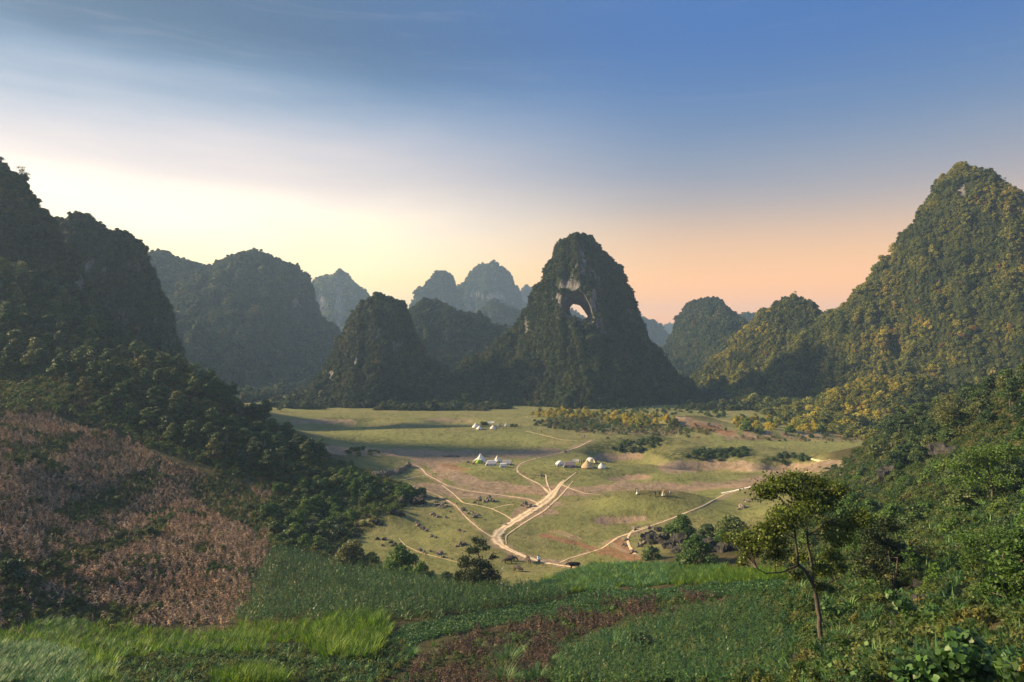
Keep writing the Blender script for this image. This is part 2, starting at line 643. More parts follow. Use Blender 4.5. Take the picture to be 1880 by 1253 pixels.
# ground sheet: fine where the camera looks, coarse elsewhere, out to the horizon
_ang = np.concatenate([np.linspace(R(-41), R(41), 800), np.linspace(R(41), R(319), 62)[1:-1]])
_rad = np.concatenate([np.linspace(1.5, 14, 14), np.geomspace(14.6, 620, 430), np.geomspace(660, 5200, 22)])
_aa, _rr = np.meshgrid(_ang, _rad)
_tx, _ty = _rr * np.sin(_aa), _rr * np.cos(_aa)
_tz = hz(_tx, _ty)
_outside = np.maximum.reduce([np.abs(_tx) - 445, _ty - 755, -_ty - 115])
_tz = np.where(_outside > 0, _tz * np.exp(-np.maximum(_outside, 0) / 150), _tz)
_na, _nr = len(_ang), len(_rad)
_i, _j = np.meshgrid(np.arange(_na), np.arange(_nr - 1))
_i2 = (_i + 1) % _na
_F = np.stack([_j * _na + _i, (_j + 1) * _na + _i, (_j + 1) * _na + _i2, _j * _na + _i2], -1).reshape(-1, 4)[:, ::-1]
_V = np.stack([_tx.ravel(), _ty.ravel(), _tz.ravel()], 1)
_V = np.concatenate([_V, [[0, 0, float(hz(0, 0))]]])
gmb = MB()
gmb.add(_V, _F)
gmb.f.append(np.array([(_na * _nr, k, (k + 1) % _na) for k in range(_na)])[:, ::-1])
gmb.m.append(np.zeros(_na, int))

# what grows or lies bare where: trampled earth, red earth, dry grass (distance to strokes in picture measure, foreshortening undone)
_px, _py = proj(_V[:, 0], _V[:, 1], _V[:, 2])
_front = _V[:, 1] > 5


def strokes(lst, wobble=1.0):
    out = np.zeros(len(_V))
    wv = fbm(_V[:, 0] / 7, _V[:, 1] / 11, 3, 4)
    for pts, w, s in lst:
        for (x0, y0), (x1, y1) in zip(pts[:-1], pts[1:]):
            k = 2.6
            dx, dy = x1 - x0, (y1 - y0) * k
            L = dx * dx + dy * dy + 1e-6
            t = np.clip(((_px - x0) * dx + (_py - y0) * k * dy) / L, 0, 1)
            d = np.hypot(_px - x0 - t * dx, (_py - y0) * k - t * dy)
            out = np.maximum(out, s * (1 - sstep(0.35, 1.15, d / w + wv * 0.55 * wobble)))
    return np.where(_front, out, 0)


DIRT = strokes([
    ([(590, 826), (760, 833), (900, 836), (1010, 830)], 26, .9), ([(760, 838), (800, 848), (860, 842)], 24, .8),
    ([(800, 852), (830, 872), (870, 888), (960, 900), (1030, 900)], 30, 1), ([(780, 895), (850, 905), (900, 905)], 36, .8),
    ([(1030, 905), (1150, 893), (1260, 895), (1380, 890)], 30, .85), ([(1380, 885), (1460, 860), (1530, 850)], 26, .8), ([(1235, 858), (1300, 856), (1375, 856)], 34, 1), ([(1110, 842), (1165, 838)], 26, 1),
    ([(1420, 862), (1490, 860)], 24, 1), ([(996, 928), (970, 917), (920, 910), (860, 902), (822, 893), (795, 878), (760, 853)], 12, .7), ([(908, 990), (880, 972), (855, 950), (838, 930), (800, 908), (758, 895)], 9, .6), ([(1010, 908), (968, 879), (948, 860), (958, 850), (985, 842), (1030, 832), (1086, 809)], 9, .6), ([(1105, 1008), (1135, 987), (1180, 972), (1290, 930), (1350, 903)], 10, .55), ([(1010, 780), (1100, 790), (1240, 796)], 20, .5), ([(985, 925), (950, 950), (1010, 940)], 26, .8), ([(1110, 956), (1170, 952)], 26, .9), ([(1130, 880), (1180, 876)], 20, .8),
    ([(1020, 975), (1060, 990)], 14, .6), ([(1390, 905), (1440, 895)], 20, .7), ([(1250, 772), (1310, 786)], 24, 1), ([(1320, 798), (1620, 797)], 10, .9),
    ([(540, 775), (640, 774)], 16, .7), ([(790, 771), (860, 773)], 14, .7), ([(640, 783), (720, 781)], 8, .5), ([(1340, 805), (1600, 808)], 14, .5),
    ([(905, 995), (960, 1025), (1050, 1040)], 22, .7), ([(950, 955), (1010, 925)], 32, .8), ([(1030, 1035), (1130, 990), (1180, 975)], 15, .6), ([(1140, 1000), (1165, 1030)], 20, .8)])
RED = strokes([
    ([(1000, 985), (1050, 995), (1110, 1015)], 16, .9), ([(1110, 1010), (1170, 1030)], 22, .9), ([(1130, 990), (1160, 1010)], 14, .9), ([(1280, 785), (1340, 795)], 16, 1), ([(1250, 772), (1310, 784)], 20, .6),
    ([(1390, 1095), (1440, 1088)], 18, 1), ([(1590, 1230), (1640, 1210), (1700, 1190)], 40, 1), ([(1730, 1150), (1760, 1120)], 25, .9), ([(1740, 1065), (1790, 1050)], 20, .8),
    ([(1640, 890), (1740, 860), (1860, 820)], 26, .7), ([(850, 862), (820, 855)], 16, .7)])
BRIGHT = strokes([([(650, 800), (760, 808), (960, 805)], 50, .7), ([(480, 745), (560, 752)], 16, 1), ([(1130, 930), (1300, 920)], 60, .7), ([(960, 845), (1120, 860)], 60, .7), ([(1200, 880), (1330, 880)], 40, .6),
                  ([(820, 860), (960, 862)], 40, .6), ([(1330, 812), (1600, 815)], 30, .8), ([(1230, 945), (1380, 935)], 40, .5)], 1.4)
HOLLOW = strokes([([(1095, 822), (1150, 812), (1212, 810)], 34, 1), ([(1235, 836), (1310, 828), (1370, 832)], 34, 1), ([(1408, 846), (1445, 838), (1485, 842)], 26, 1), ([(600, 770), (680, 771)], 10, .8), ([(640, 806), (760, 814), (940, 816)], 22, .5), ([(860, 890), (940, 880)], 14, .5), ([(1140, 876), (1180, 872)], 16, .8), ([(1180, 818), (1260, 812)], 14, .5), ([(1100, 955), (1180, 948)], 24, .5), ([(640, 985), (690, 958), (730, 938)], 18, .9), ([(1330, 860), (1440, 858)], 14, .5), ([(1000, 870), (1120, 868)], 14, .4), ([(880, 870), (960, 874)], 12, .4), ([(1050, 775), (1120, 790), (1220, 795)], 30, .8), ([(1340, 805), (1500, 802), (1610, 806)], 18, .7)], 1.3)
SLOPE = sstep(2.0, 7.0, _V[:, 2])

ground_mat, nt, out = new_mat('ground')
gb = nd(nt, 'ShaderNodeBsdfPrincipled')
gb.inputs['Roughness'].default_value = 0.95
gb.inputs['Specular IOR Level'].default_value = 0.1
geo = nd(nt, 'ShaderNodeNewGeometry')


def gnoise(scale, detail=5, rough=0.55, dist=0.0):
    n = nd(nt, 'ShaderNodeTexNoise')
    n.inputs['Scale'].default_value = scale
    n.inputs['Detail'].default_value = detail
    n.inputs['Roughness'].default_value = rough
    n.inputs['Distortion'].default_value = dist
    nt.links.new(geo.outputs['Position'], n.inputs['Vector'])
    return n.outputs[0]


def gattr(nm):
    a = nd(nt, 'ShaderNodeAttribute')
    a.attribute_name = nm
    return a.outputs['Fac']


n_big, n_mid, n_fine = gnoise(0.035, 5, 0.6, 0.6), gnoise(0.35, 6, 0.65), gnoise(2.6, 5, 0.7)
grass = ramp(nt, n_big, [(0.30, (0.145, 0.165, 0.062)), (0.44, (0.25, 0.235, 0.105)), (0.56, (0.195, 0.21, 0.08)), (0.70, (0.32, 0.28, 0.14))])
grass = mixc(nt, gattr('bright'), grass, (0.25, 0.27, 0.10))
grass = mixc(nt, maprange(nt, n_mid, 0.46, 0.70, 0, 0.75), grass, (0.12, 0.125, 0.045))
dirt = ramp(nt, n_mid, [(0.3, (0.20, 0.145, 0.105)), (0.5, (0.31, 0.23, 0.17)), (0.7, (0.40, 0.31, 0.235))])
dirt = mixc(nt, maprange(nt, n_big, 0.45, 0.6, 0, 0.6), dirt, (0.40, 0.27, 0.19))
red = ramp(nt, n_mid, [(0.3, (0.20, 0.11, 0.065)), (0.6, (0.33, 0.19, 0.115))])
soil = ramp(nt, n_mid, [(0.3, (0.035, 0.032, 0.016)), (0.5, (0.065, 0.06, 0.028)), (0.7, (0.10, 0.075, 0.042))])
grass = mixc(nt, math_node(nt, 'MULTIPLY', gattr('hollow'), maprange(nt, n_mid, 0.3, 0.55)), grass, (0.055, 0.07, 0.025))
c = mixc(nt, gattr('slope'), grass, soil)
ragged = math_node(nt, 'ADD', gattr('dirt'), math_node(nt, 'MULTIPLY', math_node(nt, 'SUBTRACT', n_mid, 0.5), 0.9))
c = mixc(nt, maprange(nt, ragged, 0.25, 0.75), c, dirt)
ragged2 = math_node(nt, 'ADD', gattr('red'), math_node(nt, 'MULTIPLY', math_node(nt, 'SUBTRACT', n_mid, 0.5), 0.9))
c = mixc(nt, maprange(nt, ragged2, 0.3, 0.8), c, red)
c = mixc(nt, maprange(nt, n_fine, 0.3, 0.75, 0, 0.45), c, (0.08, 0.07, 0.035))
nt.links.new(c, gb.inputs['Base Color'])
bp = nd(nt, 'ShaderNodeBump')
bp.inputs['Distance'].default_value = 0.8
hsum = math_node(nt, 'MULTIPLY_ADD', n_fine, 0.35, n_mid)
nt.links.new(hsum, bp.inputs['Height'])
nt.links.new(bp.outputs[0], gb.inputs['Normal'])
nt.links.new(gb.outputs[0], out.inputs[0])

ground_o = gmb.build('ground', ground_mat, smooth=True)
tag(ground_o, 'grassy valley floor with bare earth and slopes around it', kind='structure')
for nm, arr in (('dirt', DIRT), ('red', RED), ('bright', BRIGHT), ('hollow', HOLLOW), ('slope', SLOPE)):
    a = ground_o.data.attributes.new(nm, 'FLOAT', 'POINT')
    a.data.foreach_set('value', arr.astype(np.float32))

# ------------------------------------------------------------------ karst hills
def hill_mat(name):
    m, nt, out = new_mat(name)
    b = nd(nt, 'ShaderNodeBsdfPrincipled')
    b.inputs['Roughness'].default_value = 0.95
    b.inputs['Specular IOR Level'].default_value = 0.1
    ge = nd(nt, 'ShaderNodeNewGeometry')
    mp = nd(nt, 'ShaderNodeMapping')
    mp.inputs['Scale'].default_value = (1, 1, 0.22)
    nt.links.new(ge.outputs['Position'], mp.inputs[0])

    def no(scale, vec, d=6, ro=0.6):
        n = nd(nt, 'ShaderNodeTexNoise')
        n.inputs['Scale'].default_value = scale
        n.inputs['Detail'].default_value = d
        n.inputs['Roughness'].default_value = ro
        nt.links.new(vec, n.inputs['Vector'])
        return n.outputs[0]
    s1, s2 = no(0.35, mp.outputs[0]), no(0.9, ge.outputs['Position'])
    rockc = ramp(nt, s1, [(0.32, (0.06, 0.058, 0.06)), (0.46, (0.13, 0.125, 0.125)), (0.56, (0.21, 0.20, 0.195)), (0.70, (0.34, 0.32, 0.31))])
    rockc = mixc(nt, maprange(nt, s2, 0.5, 0.66, 0, 0.8), rockc, (0.10, 0.095, 0.09))
    veg = ramp(nt, s2, [(0.3, (0.012, 0.018, 0.008)), (0.5, (0.028, 0.038, 0.014)), (0.7, (0.055, 0.06, 0.022))])
    at_ = nd(nt, 'ShaderNodeAttribute')
    at_.attribute_name = 'rock'
    f = math_node(nt, 'ADD', at_.outputs['Fac'], math_node(nt, 'MULTIPLY', math_node(nt, 'SUBTRACT', s2, 0.5), 1.0))
    c = mixc(nt, maprange(nt, f, 0.35, 0.65), veg, rockc)
    nt.links.new(c, b.inputs['Base Color'])
    bp = nd(nt, 'ShaderNodeBump')
    bp.inputs['Distance'].default_value = 2.0
    nt.links.new(math_node(nt, 'MULTIPLY_ADD', s2, 0.5, s1), bp.inputs['Height'])
    nt.links.new(bp.outputs[0], b.inputs['Normal'])
    nt.links.new(b.outputs[0], out.inputs[0])
    return m


HILL_MAT = hill_mat('karst')
CAVE_MAT = rock_mat('cave_limestone', (0.07, 0.066, 0.065), (0.17, 0.16, 0.155), scale=0.22, streak=1.6)
SPROF_T = np.array([0, .08, .19, .34, .50, .68, .84, 1.0])
SPROF_S = np.array([1, .96, .83, .60, .38, .19, .075, -0.03])


RIDGE = {}


def hill(name, label, prof, D, wf, wb, step=2.0, rocks=(), lower=2.5, warp=1.0, seed=0, flute=1.0, solid=False, prof_s=None, bands=0.0, ledge=.8):
    """a limestone hill from its skyline at distance D; wf, wb: how far its foot reaches towards and away from the viewer"""
    P = np.array(prof, float)
    if isinstance(D, tuple):     # the ridge runs obliquely: distance at its two ends
        Di = np.interp(P[:, 0], [P[0, 0], P[-1, 0]], D)
        D = float(np.mean(D))
    else:
        Di = np.full(len(P), float(D))
    xs = Di * (P[:, 0] - CX) / FPX
    zs_ = CAMZ + Di * (CY - P[:, 1]) / FPX
    hmax = zs_.max()
    x0, x1 = xs[0], xs[-1]
    X, Y = np.meshgrid(np.arange(x0 - 2 * step, x1 + 2.01 * step, step), np.arange(Di.min() - wf - 3 * step, Di.max() + wb + 3 * step, step))
    s3 = seed * 7.77
    wx = X + warp * (5.0 * fbm(X / 55, Y / 55, s3, 3) + 1.6 * fbm(X / 11, Y / 11, s3 + 4, 3))
    H = np.interp(wx, xs, zs_, left=-4, right=-4) - lower
    k = np.clip(H / hmax, 0.05, 1)
    ycen = np.interp(X, xs, Di) + 8 * fbm(X / 60, s3, 1.5, 2) * warp
    half = np.where(Y < ycen, wf, wb) * (0.30 + 0.70 * k ** 0.8)
    half = half * (1 + 0.22 * warp * fbm(X / 30, Y / 90, s3 + 9, 3))
    t = np.abs(Y - ycen) / half
    S = np.interp(t, SPROF_T, SPROF_S if prof_s is None else prof_s)
    Z = H * S
    slope_zone = np.clip(t * 3, 0, 1) * np.clip((1 - t) * 3, 0, 1)
    rid = (1 - np.abs(fbm(X / 19, Y / 40, s3 + 2, 3)) * 2.2)
    Z = Z + flute * slope_zone * (min(hmax, 170) * 0.085 * rid + hmax * 0.02 * fbm(X / 7, Y / 7, s3 + 6, 3))
    far_k = max(1.0, D / 700.0)
    crag = 1 - 2 * np.abs(fbm(X / (9 * far_k), Y / (9 * far_k), s3 + 1, 4))
    Z = Z + 2.6 * far_k * warp * (crag - .6) * np.clip(Z / 30, 0, 1)
    per = 21.0 * far_k
    Z = Z + ledge * per / 7.2 * np.sin(2 * math.pi * Z / per + 5.0 * fbm(X / (34 * far_k), Y / (34 * far_k), s3 + 3, 2)) * np.clip((Z - 12) / 25, 0, 1)
    Z = np.maximum(Z, -4.0)
    ny, nx = X.shape
    V = np.stack([X.ravel(), Y.ravel(), Z.ravel()], 1)
    i, j = np.meshgrid(np.arange(nx - 1), np.arange(ny - 1))
    q = (j * nx + i).ravel()
    F = np.stack([q, q + 1, q + nx + 1, q + nx], 1)
    if not solid:
        keep = (Z.ravel()[F] > -3.9).any(1)
        F = F[keep]
        used = np.unique(F)
        remap = np.full(len(V), -1)
        remap[used] = np.arange(len(used))
        V, F = V[used], remap[F]
    px, py = proj(V[:, 0], V[:, 1], V[:, 2])
    rock = np.zeros(len(V))
    rn = fbm(V[:, 0] / 6, V[:, 1] / 6, V[:, 2] / 14, 3)
    for rx0, ry0, rw, rh in rocks:
        d = np.hypot((px - rx0) / rw, (py - ry0) / rh) + rn * 0.8
        rock = np.maximum(rock, 1 - sstep(0.6, 1.15, d))
    gyy, gxx = np.gradient(Z, step)
    st = np.hypot(gxx, gyy).ravel()
    st = st if solid else st[used]
    band = fbm(V[:, 0] / 16, V[:, 1] / 16, V[:, 2] / 26 + s3, 3)
    rock = np.maximum(rock, sstep(1.7, 3.0, st) * sstep(.16, .34, band) * sstep(.2, .45, V[:, 2] / hmax) * bands)
    mb = MB()
    mb.add(V, F)
    if solid:
        n = len(V)
        B = V.copy()
        B[:, 2] = -12
        ring = np.concatenate([np.arange(nx - 1), np.arange(ny - 1) * nx + nx - 1, (ny - 1) * nx + np.arange(nx - 1, 0, -1), np.arange(ny - 1, 0, -1) * nx])
        mb.v.append(B[ring])
        m = len(ring)
        mb.n += m
        a = np.arange(m)
        b2 = (a + 1) % m
        mb.f.append(np.stack([ring[a], n + a, n + b2, ring[b2]], 1))
        mb.m.append(np.zeros(m, int))
        mb.f.append(np.array([list(range(n + m - 1, n - 1, -1))]))
        mb.m.append(np.zeros(1, int))
        rock = np.concatenate([rock, np.zeros(m)])
    o = mb.build(name, [HILL_MAT, CAVE_MAT], smooth=True)
    a = o.data.attributes.new('rock', 'FLOAT', 'POINT')
    a.data.foreach_set('value', rock.astype(np.float32))
    tag(o, label, kind='structure')
    RIDGE[label] = (xs, Di)
    return o, V, F, rock


HILLS = {}


def H_(key, *a, **k):
    HILLS[key] = hill('karst_hill', *a, **k)
    return HILLS[key][0]


H_('left_peak', 'dark wooded hill towering at the edge with a tree on its shoulder',
   [(-620, 640), (-500, 480), (-380, 350), (-250, 268), (-120, 244), (-50, 262), (0, 290), (40, 330), (58, 372), (98, 415), (135, 470), (165, 535), (200, 600), (250, 655), (300, 720)],
   335, 85, 70, 2.0, rocks=[(150, 520, 10, 20)], seed=1)
H_('left_cliff', 'dark steep hill with a sheer cliff edge beside the big shadowed slope',
   [(-60, 520), (0, 470), (60, 415), (105, 395), (150, 384), (190, 402), (240, 428), (268, 452), (283, 492), (308, 532), (326, 566), (334, 610), (337, 650), (340, 700), (350, 770)],
   420, 45, 60, 1.8, rocks=[(165, 482, 9, 8), (190, 497, 10, 5), (245, 490, 16, 7), (285, 585, 6, 6), (325, 600, 10, 30)], seed=2, flute=.8, bands=.6)
H_('hazy_ridge', 'long bluish hazy ridge with several humps behind the foothill',
   [(180, 640), (230, 560), (280, 478), (300, 461), (330, 471), (388, 494), (405, 490), (425, 475), (470, 458), (492, 461), (515, 481), (550, 491), (568, 515), (578, 562), (592, 592), (622, 606), (640, 650), (665, 740)],
   1000, 430, 130, 3.6, rocks=[(545, 560, 8, 14)], seed=3)
H_('lit_dome', 'far rounded hill with a sunlit rock streak between the ridge and foothill',
   [(500, 700), (545, 560), (578, 509), (600, 503), (625, 498), (650, 515), (674, 542), (700, 580), (730, 660), (750, 720)], 1800, 200, 150, 6.0, rocks=[(622, 560, 8, 45), (590, 560, 8, 30)], seed=4)
H_('foothill', 'steep dark foothill with a flat broken top beside the pierced hill',
   [(525, 770), (545, 752), (560, 735), (580, 705), (602, 662), (622, 622), (640, 585), (660, 552), (690, 537), (722, 541), (745, 550), (756, 592), (776, 632), (800, 666), (832, 694), (862, 722), (905, 756), (930, 770)],
   560, 52, 70, 1.8, rocks=[(655, 664, 9, 12), (692, 612, 10, 10), (725, 640, 6, 14), (606, 690, 6, 14)], seed=5, bands=.6)
H_('saddle_hill', 'green lower hill filling the gap behind the pierced hill and the foothill',
   [(700, 700), (735, 590), (765, 558), (792, 545), (830, 561), (870, 577), (900, 592), (940, 604), (980, 625), (1040, 680), (1070, 740)], 780, 110, 80, 2.6, rocks=[(800, 575, 5, 10)], seed=6)
H_('twin_small', 'smaller of the two pointed hazy hills far behind the saddle',
   [(690, 720), (735, 600), (756, 556), (772, 526), (800, 502), (815, 498), (836, 517), (852, 560), (880, 640), (900, 720)], 1800, 160, 130, 5.5, rocks=[(818, 560, 14, 10)], seed=7)
H_('twin_large', 'larger of the two pointed hazy hills with pale cliff bands',
   [(790, 720), (822, 580), (842, 525), (865, 503), (890, 481), (906, 477), (926, 491), (946, 521), (962, 552), (985, 602), (1020, 720)], 2000, 180, 150, 6.0, bands=1, rocks=[(905, 545, 26, 9), (870, 540, 12, 8), (915, 570, 30, 8)], seed=8)
H_('low_knoll', 'low hazy knoll in front of the two pointed hills',
   [(840, 720), (865, 585), (885, 566), (912, 551), (940, 562), (965, 590), (1000, 720)], 1400, 110, 100, 4.5, seed=9)
H_('tiny_bump', 'tiny distant hump just beside the pierced hill',
   [(925, 700), (948, 555), (958, 532), (968, 526), (980, 531), (1000, 560), (1012, 585), (1035, 700)], 2400, 140, 130, 8.0, seed=10)
moon = H_('moon_hill', 'tall pierced limestone hill with a natural arch through it',
          [(740, 772), (780, 745), (820, 700), (850, 670), (890, 648), (920, 628), (942, 606), (962, 584), (976, 550), (990, 520), (1005, 490), (1018, 460), (1030, 440), (1050, 427), (1075, 431), (1100, 451), (1122, 466), (1137, 492),
           (1152, 532), (1166, 570), (1186, 612), (1212, 652), (1242, 690), (1270, 725), (1288, 752), (1305, 775)],
          600, 104, 90, 1.6, seed=11, solid=True, bands=.7, rocks=[(1050, 523, 30, 11), (1024, 546, 9, 16), (1090, 550, 8, 26), (1100, 590, 8, 18), (1072, 485, 6, 18), (1068, 470, 5, 10), (1108, 612, 7, 16), (1120, 606, 8, 8), (965, 600, 6, 16)])
H_('arch_view', 'pale distant hill seen through the natural arch',
   [(985, 700), (1020, 562), (1050, 572), (1065, 578), (1085, 588), (1110, 600), (1150, 690)], 1900, 120, 110, 6.0, seed=12)
H_('far_slope', 'hazy far slope falling away behind the pierced hill',
   [(1100, 700), (1140, 580), (1165, 572), (1182, 580), (1202, 596), (1216, 606), (1242, 632), (1270, 700)], 2000, 150, 130, 6.0, seed=13)
H_('far_tip', 'low pale hump on the horizon between two hills',
   [(1180, 690), (1208, 610), (1222, 600), (1234, 599), (1246, 610), (1280, 690)], 3000, 180, 160, 9.0, seed=14)
H_('round_tower', 'round hazy karst tower standing behind the sunlit hill',
   [(1150, 720), (1190, 660), (1222, 640), (1238, 602), (1248, 576), (1268, 556), (1297, 547), (1316, 560), (1331, 590), (1338, 622), (1350, 660), (1400, 740)], 1050, 430, 110, 3.6, seed=15)
H_('far_shoulder', 'hazy shoulder just showing behind the round karst tower',
   [(1310, 700), (1338, 598), (1350, 581), (1370, 571), (1398, 573), (1425, 595), (1460, 700)], 1650, 130, 120, 5.5, seed=16)
H_('lit_hill', 'warm sunlit wooded hill at the foot of the great slope',
   [(1262, 765), (1272, 725), (1292, 684), (1312, 662), (1346, 632), (1370, 597), (1400, 566), (1430, 551), (1460, 543), (1490, 551), (1514, 566), (1530, 600), (1580, 640), (1640, 720), (1680, 770)],
   (690, 600), 76, 80, 2.0, seed=17, flute=1.2)
H_('right_peak', 'great wooded hill with golden sunlight coloured into its trees',
   [(1300, 780), (1330, 748), (1372, 702), (1440, 650), (1500, 606), (1550, 566), (1600, 506), (1640, 462), (1680, 402), (1722, 338), (1748, 308), (1765, 294), (1790, 308), (1840, 332), (1868, 350), (1885, 372), (1950, 430), (2050, 530), (2180, 650), (2260, 760)],
   (640, 425), 110, 110, 2.0, seed=18, flute=1.2, rocks=[(1765, 350, 9, 20)])
H_('sunny_spur', 'low wooded spur in full golden light at the foot of the great hill',
   [(1425, 800), (1465, 772), (1500, 742), (1535, 716), (1580, 700), (1630, 690), (1680, 690), (1740, 705), (1800, 740), (1850, 800)], (452, 400), 42, 50, 1.6, seed=19, flute=1.4)

# the natural arch: a tunnel cut through, a wide alcove on the near side closing to the opening
mo = moon


def ring_pts(poly, n=30):
    P = np.array(poly, float)
    c = P.mean(0)
    out = []
    for a in np.arange(n) / n * 2 * math.pi:
        d = np.array((math.cos(a), math.sin(a)))
        best = 0
        for p, q in zip(P, np.roll(P, -1, 0)):
            e = q - p
            M = np.array([[d[0], -e[0]], [d[1], -e[1]]])
            if abs(np.linalg.det(M)) < 1e-9:
                continue
            t, s = np.linalg.solve(M, p - c)
            if t > 0 and -1e-6 <= s <= 1 + 1e-6:
                best = max(best, t)
        out.append(c + d * best)
    return np.array(out)


alcove = ring_pts([(1020, 566), (1022, 540), (1040, 521), (1068, 518), (1082, 536), (1092, 565), (1098, 596), (1082, 599), (1055, 588), (1032, 584)])
hole = ring_pts([(1045, 570), (1047, 563), (1053, 557), (1066, 561), (1074, 572), (1081, 583), (1074, 587), (1060, 588), (1049, 580)])
alcove = hole.mean(0) + (alcove - hole.mean(0)) * .88
hole = hole.mean(0) + (hole - hole.mean(0)) * .94
_mz = HILLS['moon_hill'][1]
_near = _mz[(np.abs(_mz[:, 0] - 58) < 3) & (np.abs(_mz[:, 2] - 76) < 5) & (_mz[:, 1] < 600)]
YF = float(_near[:, 1].mean()) if len(_near) else 560.0
secs = [(YF - 30, alcove, 1.25), (YF - 4, alcove, .98), (YF + 7, alcove, .80), (YF + 15, None, 1.0), (YF + 24, hole, 1.12), (YF + 34, hole, 1.0), (YF + 60, hole, 1.12), (YF + 140, hole, 1.5), (YF + 190, hole, 1.9)]
TV = []
for k, (Y, outl, s) in enumerate(secs):
    if outl is None:
        outl = (alcove * .55 + hole * .45)
    c0 = outl.mean(0)
    o2 = c0 + (outl - c0) * s
    jag = 1.0 if 0 < k < len(secs) - 1 else 0.0
    for i, (u, v) in enumerate(o2):
        p = at(u, v, Y)
        nzv = fbm(p[0] / 2.6 + i * .6, p[1] / 6, p[2] / 2.6, 3) * (1.4 if k < 3 else .7) * jag
        cc = at(c0[0], c0[1], Y)
        d = (p - cc) / (np.linalg.norm(p - cc) + 1e-6)
        TV.append(p + d * nzv)
nr = len(alcove)
TF = [(k * nr + i, k * nr + (i + 1) % nr, (k + 1) * nr + (i + 1) % nr, (k + 1) * nr + i) for k in range(len(secs) - 1) for i in range(nr)]
tmb = MB()
tmb.add(TV, TF, 1)
tmb.f.append(np.array([list(range(nr))[::-1]]))
tmb.m.append(np.ones(1, int))
tmb.f.append(np.array([list(range((len(secs) - 1) * nr, len(secs) * nr))]))
tmb.m.append(np.ones(1, int))
cutter = tmb.build('arch_cutter', [HILL_MAT, CAVE_MAT])
bmc = bmesh.new()
bmc.from_mesh(cutter.data)
bmesh.ops.recalc_face_normals(bmc, faces=bmc.faces)
bmc.to_mesh(cutter.data)
bmc.free()
bmc = bmesh.new()
bmc.from_mesh(mo.data)
bmesh.ops.recalc_face_normals(bmc, faces=bmc.faces)
bmc.to_mesh(mo.data)
bmc.free()
md = mo.modifiers.new('arch', 'BOOLEAN')
md.operation = 'DIFFERENCE'
md.solver = 'EXACT'
md.object = cutter
bpy.context.view_layer.update()
dg = bpy.context.evaluated_depsgraph_get()
cut_me = bpy.data.meshes.new_from_object(mo.evaluated_get(dg))
mo.modifiers.clear()
mo.data = cut_me
bpy.data.objects.remove(cutter)

# ------------------------------------------------------------------ leaf builders
def leaf_quads(pos, nrm, L, wid, r, droop=0.0, fold=0.0):
    """diamond leaves: pos (n,3), nrm (n,3) facing, length L (n,)"""
    n = len(pos)
    nrm = nrm / (np.linalg.norm(nrm, axis=1, keepdims=True) + 1e-9)
    a = r.normal(size=(n, 3))
    u = np.cross(nrm, a)
    u /= np.linalg.norm(u, axis=1, keepdims=True) + 1e-9
    u[:, 2] -= droop
    u /= np.linalg.norm(u, axis=1, keepdims=True) + 1e-9
    w = np.cross(nrm, u)
    L = np.broadcast_to(L, (n,))[:, None]
    b = pos - u * L * 0.5
    t = pos + u * L * 0.5
    mid = pos - u * L * 0.06 - nrm * L * fold
    l, rr = mid - w * L * wid * 0.5, mid + w * L * wid * 0.5
    V = np.stack([b, rr, t, l], 1).reshape(-1, 3)
    q = np.arange(n)[:, None] * 4
    return V, np.concatenate([q, q + 1, q + 2, q + 3], 1)


def blob_leaves(mb, lobes, n, size, r, wid=0.75, core=0.72, up=0.35, rand=0.55, mat=0, core_sub=1, droop=0.15, core_mat=None):
    """leaves through the outer volume of a set of lobes (x,y,z,rx,ry,rz), dark solid hearts inside"""
    lobes = np.array(lobes, float)
    area = (lobes[:, 3] * lobes[:, 4] * lobes[:, 5]) ** (2 / 3)
    idx = r.choice(len(lobes), size=int(n * 1.5), p=area / area.sum())
    d = r.normal(size=(len(idx), 3))
    d /= np.linalg.norm(d, axis=1, keepdims=True)
    d[:, 2] = np.where(d[:, 2] < -0.45, -d[:, 2], d[:, 2])
    rad = r.uniform(0.72, 1.08, len(idx)) * (1 + 0.13 * np.sin(d[:, 0] * 7 + idx) * np.cos(d[:, 1] * 6 + idx * 2))
    p = lobes[idx, :3] + d * lobes[idx, 3:] * rad[:, None]
    inside = np.zeros(len(p), bool)
    for k, lb in enumerate(lobes):
        q = (((p - lb[:3]) / lb[3:]) ** 2).sum(1)
        inside |= (q < 0.55) & (idx != k)
    p, d = p[~inside][:n], d[~inside][:n]
    nrm = d * (1 - rand) + r.normal(size=p.shape) * rand * 0.6
    nrm[:, 2] += up
    V, F = leaf_quads(p, nrm, size * r.uniform(0.65, 1.35, len(p)), wid, r, droop)
    mb.add(V, F, mat)
    if core:
        iv, if_ = ico(core_sub)
        for lb in lobes:
            jit = 1 + 0.16 * np.sin(iv[:, 0:1] * 5 + lb[0]) * np.cos(iv[:, 1:2] * 4 + lb[2])
            mb.add(iv * lb[3:] * core * jit + lb[:3], if_, mat if core_mat is None else core_mat)
    return mb


def random_lobes(r, n, R_, H, flat=0.7, base=0.45, rmin=0.35, rmax=0.6):
    """lobes of a rounded crown of radius R_ and top H"""
    out = []
    for k in range(n):
        a = k * 2.4 + r.uniform(-.5, .5)
        t = (k + 0.5) / n
        rr = R_ * (1 - t) ** 0.55 * r.uniform(.45, .72)
        z = H * (base + (1 - base) * t * r.uniform(.75, .98))
        s = R_ * r.uniform(rmin, rmax) * (1.1 - 0.35 * t)
        out.append((rr * math.cos(a), rr * math.sin(a), z - s * flat * 0.4, s, s * r.uniform(.85, 1.15), s * flat * r.uniform(.8, 1.1)))
    return out


PROTO = bpy.data.collections.new('plant_kinds')   # kinds of plant that the masses below are made of; not in the scene itself


